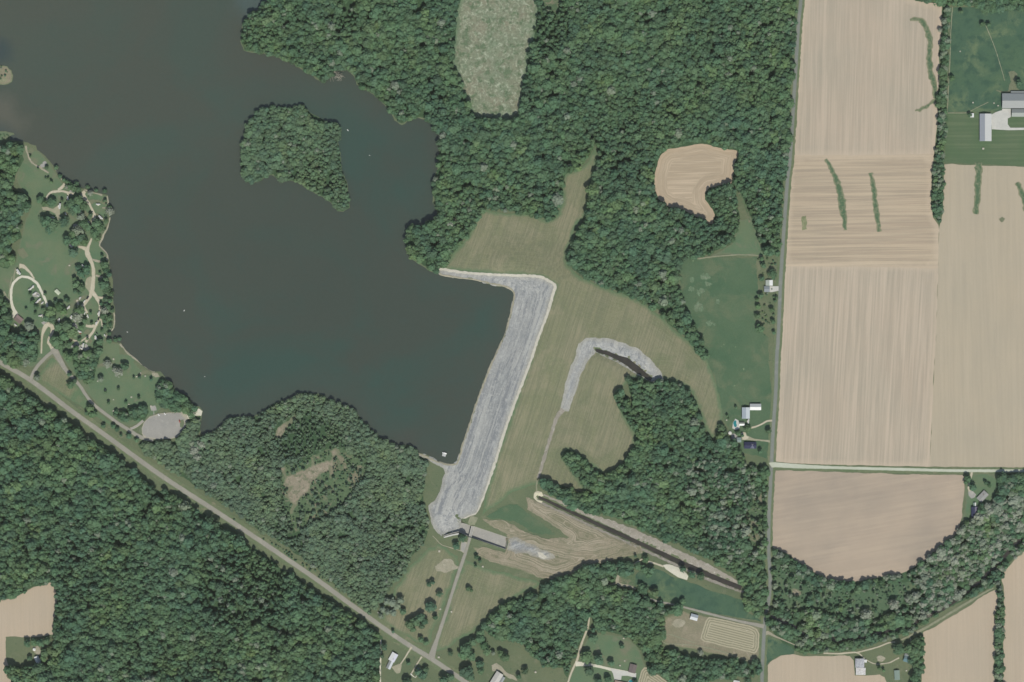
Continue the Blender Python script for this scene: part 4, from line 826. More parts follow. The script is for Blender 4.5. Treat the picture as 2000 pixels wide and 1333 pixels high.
TREES = []      # individual trees: x, y, r, kind, label, group
def T(px, py, r, tone='green', h=None): TREES.append([px, py, r, tone, h])
for x, y, r in [(80,391,7),(88,398,6),(102,396,8.5),(92,434,10),(104,441,10),(86,430,8),(98,450,8),(127,435,9.5),(142,398,9),(155,393,9),(165,402,8),(150,409,9),(143,413,8),(160,424,7),(166,439,9),(155,452,10),(173,445,7),(190,438,9),(197,447,8),(187,458,9.5),(192,466,7),(160,465,9),(145,458,8),(151,473,9),(166,473,7),(132,471,8),(145,493,8.5),(155,525,6.5),(170,527,7),(161,535,8),(171,533,5),(205,519,8),(208,528,6),(204,556,9),(209,565,8),(207,548,7),(150,556,7),(160,562,7),(118,600,8.5),(126,609,6),(156,607,9),(99,611,10.5),(103,623,9),(94,622,7),(131,638,10),(141,650,10),(117,640,8),(127,657,9),(113,668,11),(121,676,8),(59,638,8.5),(130,585,4),(134,588,3.5),(205,374,4.5),(138,365,6),(146,368,7),(154,371,6),(126,352,4),(136,358,4),(110,328,4),(95,349,2.5),(101,356,3),(139,698,8),(147,690,5),(130,693,6),(62,672,5),(89,575,3),(207,585,5),(212,600,5),(203,618,6),(214,622,6),(206,637,4),(220,607,4),(180,632,3),(150,681,6),(196,668,6),(214,666,5),(190,676,6),(38,305,2),(62,640,5),
    (137,732,4),(140,752,7),(147,744,4),(178,798,8),(183,809,7),(172,806,5),(203,832,4),(222,833,4.5),(230,839,4.5),(253,852,5),(268,860,4),(237,850,3),(245,716,7),(207,766,3),(232,760,3),(272,777,3),(213,787,3),(247,787,3),(273,737,3),(262,738,2.5),(296,742,3),(180,740,5),
    (838,1142,4.5),(845,1137,4.5),(859,1160,6),(842,1186,9.5),(850,1205,4.5),(915,1150,4.5),(921,1153,3.5),(822,1205,8),(830,1213,7),(812,1214,8),(800,1218,8),(806,1228,6),(823,1222,6),(787,1194,6),(822,1249,5),(832,1255,5),(880,1276,5),(912,1312,11),(918,1320,8),(931,1088,4),(937,1096,3.5),(929,1105,3),(904,1051,7),(891,1066,6.5),(868,1328,9),(880,1322,7),
    (912,1266,11),(924,1253,8),(938,1247,8),(945,1260,8),(951,1272,7),(905,1278,8),(920,1282,8),(986,1283,8),(978,1276,6),(1025,1310,6.5),(1013,1321,5),(938,1297,7),(940,1310,6),(963,1275,4),(938,1235,7),(946,1222,7),
    (1158,1246,8.5),(1146,1283,11),(1169,1288,9),(1193,1294,6),(1151,1309,9.5),(1187,1327,7),(1168,1331,7),(1214,1262,4),(1240,1332,5),
    (1322,1190,11),(1333,1174,5.5),(1333,1111,6.5),(1351,1122,6.5),(1369,1125,7),(1260,1093,6),(1241,1086,3),(1246,1106,7),(1258,1112,7),(1272,1113,7),(1266,1122,6),(1278,1157,7.5),(1262,1170,6),(1252,1146,6),(1290,1180,6),(1283,1188,5),
    (1060,944,8),(1072,946,9),(1086,952,7),(1107,975,9),(1128,983,8),(1142,988,7),(1105,890,6),(1116,893,4),(1226,741,6),(1116,955,4.5),(1210,768,8),
    (1408,836,6.5),(1416,845,5),(1405,852,8),(1417,860,8),(1459,838,6.5),(1441,846,5),(1449,851,3),(1500,842,5),(1484,882,4),(1432,866,7),(1437,796,2.5),(1420,812,2.5),(1422,817,2),
    (1368,690,7),(1363,686,6),(1373,697,5),(1508,537,8.5),(1487,545,5),(1490,520,5),(1487,506,4),(1485,578,5),(1480,600,5),(1478,586,4),(1479,618,5),(1483,642,7),(1516,582,3),(1507,606,5),(1509,628,4.5),(1513,588,3),(1511,650,3.5),
    (1753,1267,11),(1775,1267,9),(1784,1256,7),(1716,1304,4.5),(1725,1309,3),(1898,951,6.5),(1889,935,6),(1885,942,4),(1924,943,3.5),(1931,948,4),(1916,999,6.5),(1778,1290,6),(1708,1254,3),
    (1987,164,6),(1858,154,5),(1876,24,4),(1918,49,5),(1930,50,5),(1968,15,6),(1990,18,6),(1893,225,4),(1970,14,5),
    (55,1257,6.5),(68,1254,6.5),(81,1255,7),(94,1251,6),(59,1285,4.5),(90,1275,8),(100,1269,8),(86,1286,6),(104,1281,7),
    (750,1263,6.5),(746,1281,4.5),(795,1331,8),(818,1312,7),(826,1318,8),(832,1308,6),(798,1295,4),(768,1233,3),(1436,1290,6),(1475,1294,7),(1460,1330,7),(1497,1202,5),(1500,1215,6),(1497,1185,4)]: T(x, y, r)
for x, y, r in [(60,306,2.2),(75,330,2),(90,349,2),(102,357,2.2),(92,328,4),(118,345,4),(132,356,4),(150,360,4.5),(172,366,4),(188,372,4),(215,405,4),(208,432,4),(200,500,3),(206,512,4),(196,534,3),(214,537,5),(218,574,5),(216,588,4),(208,596,4),(198,594,3),(206,628,4),(216,634,4),(200,646,3),(214,652,4),(226,664,4),(234,662,4),(178,612,3),(166,626,5),(160,640,5),(172,662,3),(156,664,4),(136,672,5),(128,690,4),(60,575,3),(72,600,5),(64,590,4),(84,604,3),(52,604,2.5),(70,612,3),(110,590,4),(146,545,4),(148,570,4),(156,572,4),(122,392,3),(130,404,4),(178,420,4),(206,392,3)]: T(x, y, r)
for x, y, r in [(766,1176,7.5),(756,1174,6),(783,1172,7),(775,1183,7),(748,1190,6),(745,1202,5),(768,1197,6),(757,1195,6),(74,738,6),(198,741,6),(1420,870,7),(1300,940,7)]: T(x, y, r, 'grey')
for x, y, r in [(216,414,7),(211,712,7),(233,728,8),(225,722,5),(178,378,5),(133,366,5),(205,607,7),(1745,1180,9),(1690,1200,10),(1368,1275,5),(153,620,9),(380,880,9),(393,868,8),(386,893,7),(870,425,7),(880,440,8),(872,413,6),(1835,60,4)]: T(x, y, r, 'pale')

LANDMARKS = [('the campground cabin',38,622),('the pale gravel loop',60,560),('the campground road fork',180,574),('the north camp loop',110,385),('the west shore point',209,400),('the sandy pad',45,495),('the park road fork',104,684),
    ('the campground lawn',100,500),('the picnic lawn',235,765),('the parking lot',320,832),('the shore bulge',222,635),('the park road bend',180,790),('the spillway',905,1035),('the dam access road',875,1185),('the road junction',843,1283),('the L-shaped house',768,1290),
    ('the long pale barn',968,1325),('the brown-roofed garage',1237,1306),('the southern lane',1135,1260),('the silver shed',1356,1205),('the hay field',1425,1240),('the white gravel patch',1318,1116),('the outlet structure',1050,969),('the toe berm',1200,700),
    ('the twin barns',1462,800),('the swimming pool',1436,828),('the dark farmhouse',1465,870),('the roadside house',1502,560),('the patchwork barn',1680,1300),('the teal-roofed house',1771,1288),('the green shed roof',1751,1318),
    ('the diagonal house',1918,968),('the navy barn',1903,1001),('the concrete farmyard',1960,235),('the upper pasture',1930,100),('the lower left house',75,1290),('the meadow fence line',1480,620),('the comma-shaped field',1360,340),('the brown garage driveway',1165,1305),
    ('the forked gravel track',1206,1135),('the southern wood',950,1260),('the curving wood',1720,1190),('the south shore wood',390,870),('the dam spit',872,425)]
DIRS = ['east', 'northeast', 'north', 'northwest', 'west', 'southwest', 'south', 'southeast']
ORD = ['nearest', 'second nearest', 'third nearest', 'fourth nearest', 'fifth nearest', 'sixth nearest', 'seventh nearest', 'eighth nearest', 'ninth nearest', 'tenth nearest', 'eleventh nearest', 'twelfth nearest', 'thirteenth nearest', 'fourteenth nearest']
lab = {}
for t in TREES:
    x, y, r, tone, h = t
    nm, lx, ly = min(LANDMARKS, key=lambda L: (L[1]-x)**2+(L[2]-y)**2)
    d = math.hypot(x-lx, y-ly); a = DIRS[int(round(math.atan2(ly-y, x-lx)/(math.pi/4))) % 8]
    size = 'small' if r < 4.6 else ('mid-sized' if r < 7.6 else 'large')
    col = {'green': 'green tree', 'grey': 'grey-green tree', 'pale': 'pale thin tree'}[tone]
    t += [d, (size, col, a, nm)]
    lab.setdefault((size, col, a, nm), []).append(t)
for key, L in lab.items():
    L.sort(key=lambda t: t[5])
    for i, t in enumerate(L):
        size, col, a, nm = key
        base = '%s %s %s of %s' % (size, col, a, nm)
        t.append(base if len(L) == 1 else base + ', %s of %d' % (ORD[min(i, 13)], len(L)))
PROTO = bpy.data.collections.new('tree_kinds'); COL.children.link(PROTO)
def add_tree(px, py, r, idx, label, group, height_, pale=0.0, h0=None, bare=False, rz=None):
    x, y = w2(px, py); z = hz(px, py) if h0 is None else h0
    rt = empty('broadleaf_tree' if not bare else 'bare_tree', (x, y, z), label=label, cat='tree', group=group)
    zc = height_*.42
    if not bare:
        c = bpy.data.objects.new('crown', CROWNS[idx]); (PROTO if idx not in PROTO_DONE else COL).objects.link(c)
        PROTO_DONE.add(idx); c.parent = rt
        c.location = (0, 0, zc); c.scale = (r, r*random.uniform(.9, 1.1), height_*.46); c.rotation_euler = (0, 0, random.uniform(0, 6.28) if rz is None else rz); c['pale'] = float(pale)
    k = bpy.data.objects.new('trunk', BARE if bare else TRUNK); COL.objects.link(k); k.parent = rt
    k.location = (0, 0, zc); k.scale = (r, r, zc if not bare else r*.8)
    if bare: k.location = (0, 0, r*.8)
    return rt
PROTO_DONE = set()
KINDS = ['green', 'grey', 'pale']
for i, t in enumerate(TREES):
    px, py, r, tone, h = t[:5]
    pale = {'green': 0.0, 'grey': .45, 'pale': .75}[tone]
    idx = i if i < 6 else (4 if tone == 'pale' else random.randrange(6))
    hh = (r*1.35+4.0)*random.uniform(.9, 1.15)
    add_tree(px, py, r*1.1, idx, t[-1], 'scattered single trees', hh, pale)
# bare and fallen trees at the water and in the curving wood
for i, (x, y, r, lb) in enumerate([(640,140,8,'bare pale dead tree at the shore inlet, western of the two beside the fallen trunks'),(662,152,10,'bare pale dead tree leaning over the inlet water, eastern of the two'),(1745,1178,10,'bare white tree in the sparse middle of the curving wood'),(1812,1200,7,'bare tree by the south edge of the curving wood, at the dark river bend'),
                                   (1845,1145,6,'bare pale tree inside the curving wood near its small gap'),(1825,1095,8,'bare whitish tree near the north edge of the curving wood'),(888,432,7,'bare pale tree on the point north of the mown grass'),(1960,1040,7,'bare pale tree at the right end of the curving wood')]):
    add_tree(x, y, r, 0, lb, 'bare grey trees', r*2, bare=True)

# woods: thousands of crowns, one object per wood; the largest crowns are objects of their own
def wood_points(P, s, rr, seed, sub=()):
    rng = np.random.default_rng(seed); Pw = to_w(P)
    x0, y0 = Pw.min(0)-2; x1, y1 = Pw.max(0)+2
    x0, x1 = max(x0, -1045), min(x1, 1045); y0, y1 = max(y0, -712), min(y1, 712)
    gx, gy = np.meshgrid(np.arange(x0, x1, s), np.arange(y0, y1, s*.87)); gx = gx + (np.arange(gx.shape[0]) % 2)[:, None]*s/2
    G = np.stack([gx.ravel(), gy.ravel()], 1) + rng.uniform(-.42, .42, (gx.size, 2))*s
    G = G[pip(G, Pw)]
    r = s*(rr[0]+.06+(rr[1]-rr[0]+.22)*rng.random(len(G))**1.6)
    big = rng.random(len(G)) < .07; r[big] *= 1.45
    # slow change of crown size through the wood
    f = np.sin(G[:, 0]*.013+seed)*np.sin(G[:, 1]*.017+seed*2)*.5+.5
    r *= .82 + .36*f
    ok = keep_off(G, r.mean())
    drop = rng.random(len(G)) < .02
    nh = int(len(G)*s*s/3200.0); hc = np.column_stack([rng.uniform(x0, x1, nh*2), rng.uniform(y0, y1, nh*2)])
    for c in hc:
        a_ = rng.uniform(0, 3.14); q = G - c; u_ = q[:, 0]*math.cos(a_)+q[:, 1]*math.sin(a_); w_ = -q[:, 0]*math.sin(a_)+q[:, 1]*math.cos(a_)
        drop |= (u_/rng.uniform(5, 16))**2 + (w_/rng.uniform(3.5, 6))**2 < 1
    for S in SPARSE: drop |= pip(G, to_w(S)) & (rng.random(len(G)) < .84)
    for S in HALF: drop |= pip(G, to_w(S)) & (rng.random(len(G)) < .30)
    ok &= ~drop
    G, r = G[ok], r[ok]
    for S in SPARSE + HALF: r = np.where(pip(G, to_w(S)), r*.7, r)
    hgt = (10.0 + r*1.3)*rng.uniform(.80, 1.14, len(G))
    pale = np.where(rng.random(len(G)) < .010, .45, 0.0)
    return G, r, hgt, pale
TALL = {'southwest_wood': 1.0, 'north_wood': .88, 'shore_wood': .58, 'east_wood': .78, 'river_wood': .66, 'south_wood': .72, 'island_wood': .62, 'hedgerow': .62, 'corner_wood': .55, 'bottom_wood': .75, 'farm_trees': .8, 'shore_trees': .7, 'park_trees': .7, 'west_wood': .95}
def gn_wood():
    g = bpy.data.node_groups.new('crowns_on_points', 'GeometryNodeTree')
    g.interface.new_socket('Geometry', in_out='INPUT', socket_type='NodeSocketGeometry'); g.interface.new_socket('Geometry', in_out='OUTPUT', socket_type='NodeSocketGeometry')
    N, L = g.nodes, g.links; gi = N.new('NodeGroupInput'); go = N.new('NodeGroupOutput')
    ci = N.new('GeometryNodeCollectionInfo'); ci.inputs['Collection'].default_value = PROTO; ci.inputs['Separate Children'].default_value = True; ci.inputs['Reset Children'].default_value = True
    def na(n, t):
        a = N.new('GeometryNodeInputNamedAttribute'); a.data_type = t; a.inputs['Name'].default_value = n; return a.outputs['Attribute']
    ip = N.new('GeometryNodeInstanceOnPoints'); L.new(gi.outputs[0], ip.inputs['Points']); L.new(ci.outputs[0], ip.inputs['Instance'])
    ip.inputs['Pick Instance'].default_value = True; L.new(na('kind_index', 'INT'), ip.inputs['Instance Index'])
    L.new(na('size', 'FLOAT_VECTOR'), ip.inputs['Scale']); L.new(na('turn', 'FLOAT_VECTOR'), ip.inputs['Rotation'])
    L.new(ip.outputs[0], go.inputs[0]); return g
GW = None
def build_wood(name, G, r, hgt, pale, label, seed):
    global GW
    rng = np.random.default_rng(seed+500); n = len(G); z = height(G)
    me = bpy.data.meshes.new(name); me.from_pydata(np.column_stack([G, z+hgt*.42]).tolist(), [], [])
    me.attributes.new('kind_index', 'INT', 'POINT').data.foreach_set('value', rng.integers(0, 6, n).astype(np.int32))
    me.attributes.new('size', 'FLOAT_VECTOR', 'POINT').data.foreach_set('vector', np.column_stack([r*rng.uniform(.9, 1.12, n), r*rng.uniform(.9, 1.12, n), hgt*.46]).astype(np.float32).ravel())
    me.attributes.new('turn', 'FLOAT_VECTOR', 'POINT').data.foreach_set('vector', np.column_stack([rng.normal(0, .06, n), rng.normal(0, .06, n), rng.uniform(0, 6.28, n)]).astype(np.float32).ravel())
    me.attributes.new('pale', 'FLOAT', 'POINT').data.foreach_set('value', pale.astype(np.float32))
    me.materials.append(LEAF)
    o = bpy.data.objects.new(name, me); COL.objects.link(o); tag(o, label, 'wood', kind='stuff')
    if GW is None: GW = gn_wood()
    o.modifiers.new('crowns', 'NODES').node_group = GW
    return o
allw = []
WLAB = {}
def wood_label(g, lb):
    x, y = g[0]+1000, 666.5-g[1]; nm, lx, ly = min(LANDMARKS, key=lambda L: (L[1]-x)**2+(L[2]-y)**2)
    d = math.hypot(x-lx, y-ly); a = DIRS[int(round(math.atan2(ly-y, x-lx)/(math.pi/4))) % 8]
    s_ = 'broad-crowned tree in the wood about %d metres %s of %s' % (int(round(d/10.0))*10, a, nm)
    while s_ in WLAB: s_ = s_.replace('about', 'some').replace('broad-crowned', 'wide-crowned') if 'about' in s_ else s_ + ' too'
    WLAB[s_] = 1
    return s_
for i, (nm, P, s, rr, lb) in enumerate(WOODS):
    G, r, hgt, pale = wood_points(P, s, rr, 200+i)
    if nm == 'river_wood':
        q = pip(G, to_w(PALE_SE)); rn = RNG.random(len(G))
        pale = np.where(q & (rn < .55), RNG.uniform(.3, .8, len(G)), np.where(rn < .15, .4, pale))
    if nm == 'east_wood':
        q = pip(G, to_w([(1340,900),(1480,900),(1490,1100),(1400,1080),(1340,980)])); pale = np.where(q & (RNG.random(len(G)) < .3), RNG.uniform(.3, .7, len(G)), pale)
    if nm == 'hedgerow': pale = np.where(RNG.random(len(G)) < .25, .4, pale)
    if nm == 'west_wood' or nm == 'southwest_wood': r = r*1.05
    hgt = hgt*TALL.get(nm, .9)
    if nm == 'shore_wood': r = r*.95; pale = np.maximum(pale, .14)
    if nm == 'island_wood': pale = np.maximum(pale, .06)
    allw.append([nm, G, r, hgt, pale, lb])
rs = np.concatenate([w[2] for w in allw]); NIND = max(0, 300-len(TREES)-8)
cut = np.sort(rs)[-NIND-1] if NIND > 0 else 1e9
for i, (nm, G, r, hgt, pale, lb) in enumerate(allw):
    big = r > cut
    for k in np.where(big)[0]:
        add_tree(G[k, 0]+1000, 666.5-G[k, 1], r[k], random.randrange(6), wood_label(G[k], lb), 'broad crowns in the ' + nm.replace('_', ' '), hgt[k], pale[k])
    k = ~big
    build_wood(nm, G[k], r[k], hgt[k], pale[k], lb, i)
    print(nm, int(k.sum()), int(big.sum()))
# low scrub on the sparse ground and along the shores
def scrub(name, P, s, label, seed, rr=(.8, 2.2)):
    rng = np.random.default_rng(seed); Pw = to_w(P); x0, y0 = Pw.min(0); x1, y1 = Pw.max(0); n = int((x1-x0)*(y1-y0)/s/s)
    G = np.column_stack([rng.uniform(x0, x1, n), rng.uniform(y0, y1, n)]); G = G[pip(G, Pw)]; r = rng.uniform(rr[0], rr[1], len(G)); ok = keep_off(G, 1.0); G, r = G[ok], r[ok]
    o = build_wood(name, G, r, r*1.8, np.where(rng.random(len(G)) < .15, .5, 0.0), label, seed); o['category'] = 'shrubs'
for i, S in enumerate(SPARSE[:3]): scrub('scrub', S, 6.5, 'low shrubs in %s' % ['the open middle of the curving wood', 'the clearing of the south shore wood', 'the open spot in the wood by the road'][i], 700+i)
scrub('scrub', [(160,372),(208,384),(213,410),(212,450),(205,500),(216,560),(222,640),(208,664),(196,640),(203,600),(196,560),(196,500),(204,460),(205,400),(160,380)], 9, 'low shrubs along the west shore of the lake', 710)
scrub('scrub', [(-60,262),(0,262),(22,263),(8,272),(-60,280)], 4, 'low shrubs on the sand spit at the left edge', 711, (.7, 1.6))
scrub('scrub', [(-30,130),(0,130),(12,133),(17,142),(17,150),(8,155),(-30,155)], 5, 'low shrubs on the sandy islet at the left edge', 715, (1, 2.4))
scrub('scrub', [(1480,505),(1516,505),(1510,660),(1482,655)], 11, 'shrubs round the roadside white house', 712, (1, 2.6))
scrub('scrub', [(480,1040),(520,1050),(600,1100),(690,1170),(700,1185),(600,1120),(520,1065),(440,1000)], 6, 'shrubs on the verge of the diagonal road', 713)
scrub('scrub', [(1170,975),(1125,885),(1100,885),(1110,905),(1140,955),(1060,942),(1100,965),(1160,985)], 9, 'shrubs at the tip of the east wood', 714)
# tree litter of fallen pale trunks at the inlet
def logs(name, pts, label):
    rt = empty(name, (*w2(*pts[0][:2]), .2), label=label, cat='fallen tree'); base = rt.location.copy()
    for (x0, y0, x1, y1, w) in pts:
        a, b = Vector((*w2(x0, y0), .3)), Vector((*w2(x1, y1), .1)); bm = bmesh.new(); d = (b-a).normalized(); u = Vector((0, 0, 1)); v = d.cross(u)
        A = [bm.verts.new(a-base + (u*math.cos(t)+v*math.sin(t))*w) for t in [k*math.pi/3 for k in range(6)]]; B = [bm.verts.new(b-base + (u*math.cos(t)+v*math.sin(t))*w*.3) for t in [k*math.pi/3 for k in range(6)]]
        for k in range(6): bm.faces.new((A[k], A[(k+1) % 6], B[(k+1) % 6], B[k]))
        bm.faces.new(A); bm.faces.new(B[::-1]); bmesh.ops.recalc_face_normals(bm, faces=bm.faces)
        me = bpy.data.meshes.new('trunk'); bm.to_mesh(me); bm.free(); me.materials.append(DEADM); o = bpy.data.objects.new('trunk', me); COL.objects.link(o); o.parent = rt
logs('fallen_tree', [(648,137,660,147,.6),(650,138,669,145,.5),(652,140,675,152,.5),(645,142,652,160,.5),(643,145,646,160,.45),(655,136,672,140,.4),(656,143,668,156,.4)], 'pale fallen trunks fanning out into the inlet water')
logs('fallen_tree', [(1802,1192,1812,1208,.6),(1803,1196,1808,1210,.4)], 'white fallen trunk beside the dark river bend in the curving wood')
logs('fallen_tree', [(1835,1137,1847,1148,.5),(1838,1140,1846,1158,.4)], 'pale fallen trunk in the small gap of the curving wood')
logs('fallen_tree', [(272,979,286,968,.6),(275,980,288,970,.4)], 'pale fallen trunks in the gap of the southwest wood')
# river glimpsed between the crowns
ribbon('river', [(1500,1195),(1520,1210),(1545,1222),(1580,1240),(1640,1250),(1700,1240),(1750,1228),(1800,1210),(1870,1170),(1940,1110),(1985,1060),(2040,1000)], 8, CHANM, 5, rough=.8)

# ------------------------------------------------------------------ buildings
ROOF_WHITE = flat('white_roof_sheet', C(226, 228, 226), .5, .4, .05, .8); ROOF_SILVER = flat('silver_roof_sheet', C(190, 196, 200), .45, .5, .05, .8)
ROOF_GREY = flat('grey_roof_sheet', C(146, 152, 152), .6, .3, .05, .8); ROOF_BROWN = flat('brown_shingle', C(120, 108, 104), .9, .1, .12, 1.5)
ROOF_NAVY = flat('navy_shingle', C(58, 62, 88), .85, .15, .12, 1.5); ROOF_TEAL = flat('teal_roof', C(92, 124, 130), .7, .3, .12, .8)
ROOF_GREEN = flat('grey_green_roof', C(132, 150, 140), .6, .3, .05, .8); ROOF_STONE = flat('stone_roof', C(150, 152, 150), .8, .2, .15, .8)
ROOF_PATCH = mottled('patchy_roof', C(196,198,202), C(150,152,158), .25, C(226,228,230), .3, sp=.15)
WALLW = flat('white_wall', C(206, 206, 198), .8, .2, .05); WALLB = flat('brown_wall', C(132, 112, 96), .9, .1, .1); WALLG = flat('grey_wall', C(150, 152, 150), .8, .2, .05); WALLR = flat('red_wall', C(150, 84, 70), .85, .1, .1)
GLASS = flat('window_glass', (.03, .04, .05, 1), .08, .6, .02); BRICK = flat('chimney_brick', C(140, 92, 78), .9, .1, .2, 6); TRIM = flat('trim', C(216, 216, 210), .6, .3, .03); DOORM = flat('door_paint', C(110, 90, 78), .6, .3, .05)
def mesh_part(name, V, F, m, parent):
    me = bpy.data.meshes.new(name); me.from_pydata(V, [], F); me.materials.append(m)
    bm = bmesh.new(); bm.from_mesh(me); bmesh.ops.recalc_face_normals(bm, faces=bm.faces); bm.to_mesh(me); bm.free()
    o = bpy.data.objects.new(name, me); COL.objects.link(o); o.parent = parent; return o
def building(name, label, a, b, width, wh=3.0, rh=1.8, roof=ROOF_GREY, roof2=None, wall=WALLW, cat='house', chimney=False, doors=1, wins=3, eave=.5, ridge=.5, panels=0, big_door=False, rect=None):
    """gabled building; a and b are the two ends of the ridge in map metres, width across it"""
    ax, ay = w2(*a); bx, by = w2(*b); L = math.hypot(bx-ax, by-ay); cx, cy = (ax+bx)/2, (ay+by)/2; ang = math.atan2(by-ay, bx-ax)
    z = hz((a[0]+b[0])/2, (a[1]+b[1])/2) + .1
    rt = empty(name, (cx, cy, z), ang, label, cat)
    w = width/2; l = L/2; ry = width*(ridge-.5); th = .25
    zr = wh + rh
    # walls: a closed shell with gable tops
    il, iw = l-eave, w-eave
    V = [(-il, -iw, 0), (il, -iw, 0), (il, iw, 0), (-il, iw, 0), (-il, -iw, wh), (il, -iw, wh), (il, iw, wh), (-il, iw, wh), (-il, ry, zr-.28), (il, ry, zr-.28)]
    mesh_part('wall', V, [(0, 1, 5, 4), (2, 3, 7, 6), (1, 2, 6, 9, 5), (3, 0, 4, 8, 7), (0, 3, 2, 1)], wall, rt)
    def slope(y0, z0, y1, z1, m, nm='roof_slope'):
        V = []
        for x in (-l, l):
            V += [(x, y0, z0), (x, y1, z1), (x, y1, z1+th), (x, y0, z0+th)]
        o = mesh_part(nm, V, [(0, 1, 2, 3), (4, 5, 6, 7), (0, 1, 5, 4), (1, 2, 6, 5), (2, 3, 7, 6), (3, 0, 4, 7)], m, rt)
        return o
    s1 = slope(-w, wh-.15, ry-.02, zr, roof); s2 = slope(ry+.02, zr, w, wh-.15, roof2 or roof)
    local_box('ridge_cap', 0, ry, zr+th+.02, L-.1, .45, .18, TRIM if roof in (ROOF_WHITE,) else roof, rt)
    if panels:
        for (sl, y0, z0, y1, z1) in ((s1, -w, wh-.15, ry, zr), (s2, w, wh-.15, ry, zr)):
            # standing seams, joined: too small to pick apart from the air
            bm = bmesh.new(); k = max(2, int(L/panels))
            for i in range(1, k):
                x = -l + L*i/k
                vs = [bm.verts.new(p) for p in ((x-.06, y0, z0+th), (x+.06, y0, z0+th), (x+.06, y1, z1+th), (x-.06, y1, z1+th), (x-.06, y0, z0+th+.09), (x+.06, y0, z0+th+.09), (x+.06, y1, z1+th+.09), (x-.06, y1, z1+th+.09))]
                for f in ((4, 5, 6, 7), (0, 1, 5, 4), (1, 2, 6, 5), (3, 0, 4, 7), (2, 3, 7, 6)): bm.faces.new([vs[q] for q in f])
            bmesh.ops.recalc_face_normals(bm, faces=bm.faces)
            me = bpy.data.meshes.new('seams'); bm.to_mesh(me); bm.free(); me.materials.append(roof if sl is s1 else (roof2 or roof)); o = bpy.data.objects.new('seams', me); COL.objects.link(o); o.parent = sl; o['kind'] = 'stuff'
    if chimney: local_box('chimney', l*.35, ry+w*.3, zr+.4, .9, .9, 2.0, BRICK, rt)
    for i in range(wins):
        x = -il + (i+.6)*2*il/(wins+.2)
        for sgn in (-1, 1):
            wd = local_box('window', x, sgn*(iw+.03), wh*.55, 1.1, .12, 1.1, TRIM, rt); local_box('pane', x, sgn*(iw+.08), wh*.55, .9, .1, .9, GLASS, wd)
    for i in range(doors):
        dw, dh = (3.6, min(3.4, wh-.3)) if big_door else (1.0, 2.1)
        d = local_box('door', (il+.04) if big_door else il*.1+i*2, 0 if big_door else -(iw+.05), dh/2, .1 if big_door else dw, dw if big_door else .1, dh, DOORM, rt)
    return rt
def dome(name, label, px, py, r, h, m, cat, z=None):
    x, y = w2(px, py); rt = empty(name, (x, y, hz(px, py)+.3 if z is None else z), 0, label, cat)
    bm = bmesh.new(); n = 20; rings = [(r, 0), (r, h*.7), (r*.7, h*.9), (r*.2, h)]
    R_ = [[bm.verts.new((q*math.cos(2*math.pi*k/n), q*math.sin(2*math.pi*k/n), zz)) for k in range(n)] for q, zz in rings]
    for A, B in zip(R_, R_[1:]):
        for k in range(n): bm.faces.new((A[k], A[(k+1) % n], B[(k+1) % n], B[k]))
    bm.faces.new(R_[-1]); me = bpy.data.meshes.new('shell'); bm.to_mesh(me); bm.free(); me.materials.append(m); o = bpy.data.objects.new('shell', me); COL.objects.link(o); o.parent = rt
    local_box('hatch', 0, 0, h+.05, r*.4, r*.4, .2, TRIM, rt); return rt
building('cabin', 'brown-roofed camp building at the lower end of the pale gravel loop', (31, 619), (43, 629), 12, 3, 1.6, ROOF_BROWN, flat('faded_shingle', C(150, 132, 128), .9, .1, .15, 1.0), WALLB, 'cabin', wins=2)
building('house', 'white L-shaped house by the road junction, its long main block', (772.5, 1276), (764, 1291), 13, 3, 1.6, ROOF_WHITE, flat('pale_lilac_roof', C(200, 202, 214), .6, .3, .05, .8), WALLW, chimney=True)
building('house_wing', 'grey and white wing at the southwest end of the L-shaped house', (765, 1291), (758, 1306), 9, 2.8, 1.2, ROOF_GREY, ROOF_SILVER, WALLW, wins=2)
building('house', 'grey-roofed house hidden under trees south of the road junction', (813, 1308), (826, 1316), 11, 3, 1.8, flat('slate_roof', C(130, 138, 148), .8, .2, .15, 1), None, WALLG, chimney=True)
building('barn', 'long pale barn running off the bottom edge', (977, 1314), (957, 1346), 15, 4.5, 1.8, flat('weathered_white_roof', C(192, 190, 184), .7, .2, .1, .5), None, WALLW, 'barn', wins=2, panels=3, big_door=True)
building('shed', 'dark grey-roofed building beside the long pale barn at the bottom edge', (984, 1322), (972, 1342), 7, 3, 1.0, ROOF_GREY, None, WALLG, 'shed', wins=1)
building('garage', 'brown-roofed garage at the end of the white driveway', (1237.5, 1297.5), (1233.5, 1314), 14, 3, 1.4, flat('mauve_brown_roof', C(116, 108, 106), .9, .1, .08, 1), None, WALLW, 'garage', wins=1)
building('house', 'tan-roofed house cut by the bottom edge below the white driveway', (1199, 1337), (1226, 1343), 18, 3, 2, flat('tan_shingle', C(158, 142, 128), .9, .1, .1, 1), None, WALLW, chimney=True)
building('shed', 'silver metal shed northwest of the rounded hay field', (1348.5, 1203.5), (1362.5, 1207.5), 11.5, 3.4, 1.3, ROOF_SILVER, flat('silver_sheet_shaded', C(168, 176, 184), .5, .5, .05), WALLG, 'shed', wins=2, panels=1.2)  # north slope: same silver sheet, its shading put into a darker colour
building('shed', 'small white shed at the bottom edge by the road', (1432, 1331), (1444, 1333), 6, 2.6, .9, ROOF_WHITE, None, WALLW, 'shed', wins=1)
building('house', 'roadside white house, its bright northern block', (1502, 547.5), (1502, 558.5), 14, 3, 1.6, flat('mossy_white_roof', C(170, 178, 168), .8, .2, .15, 1), ROOF_WHITE, WALLW)
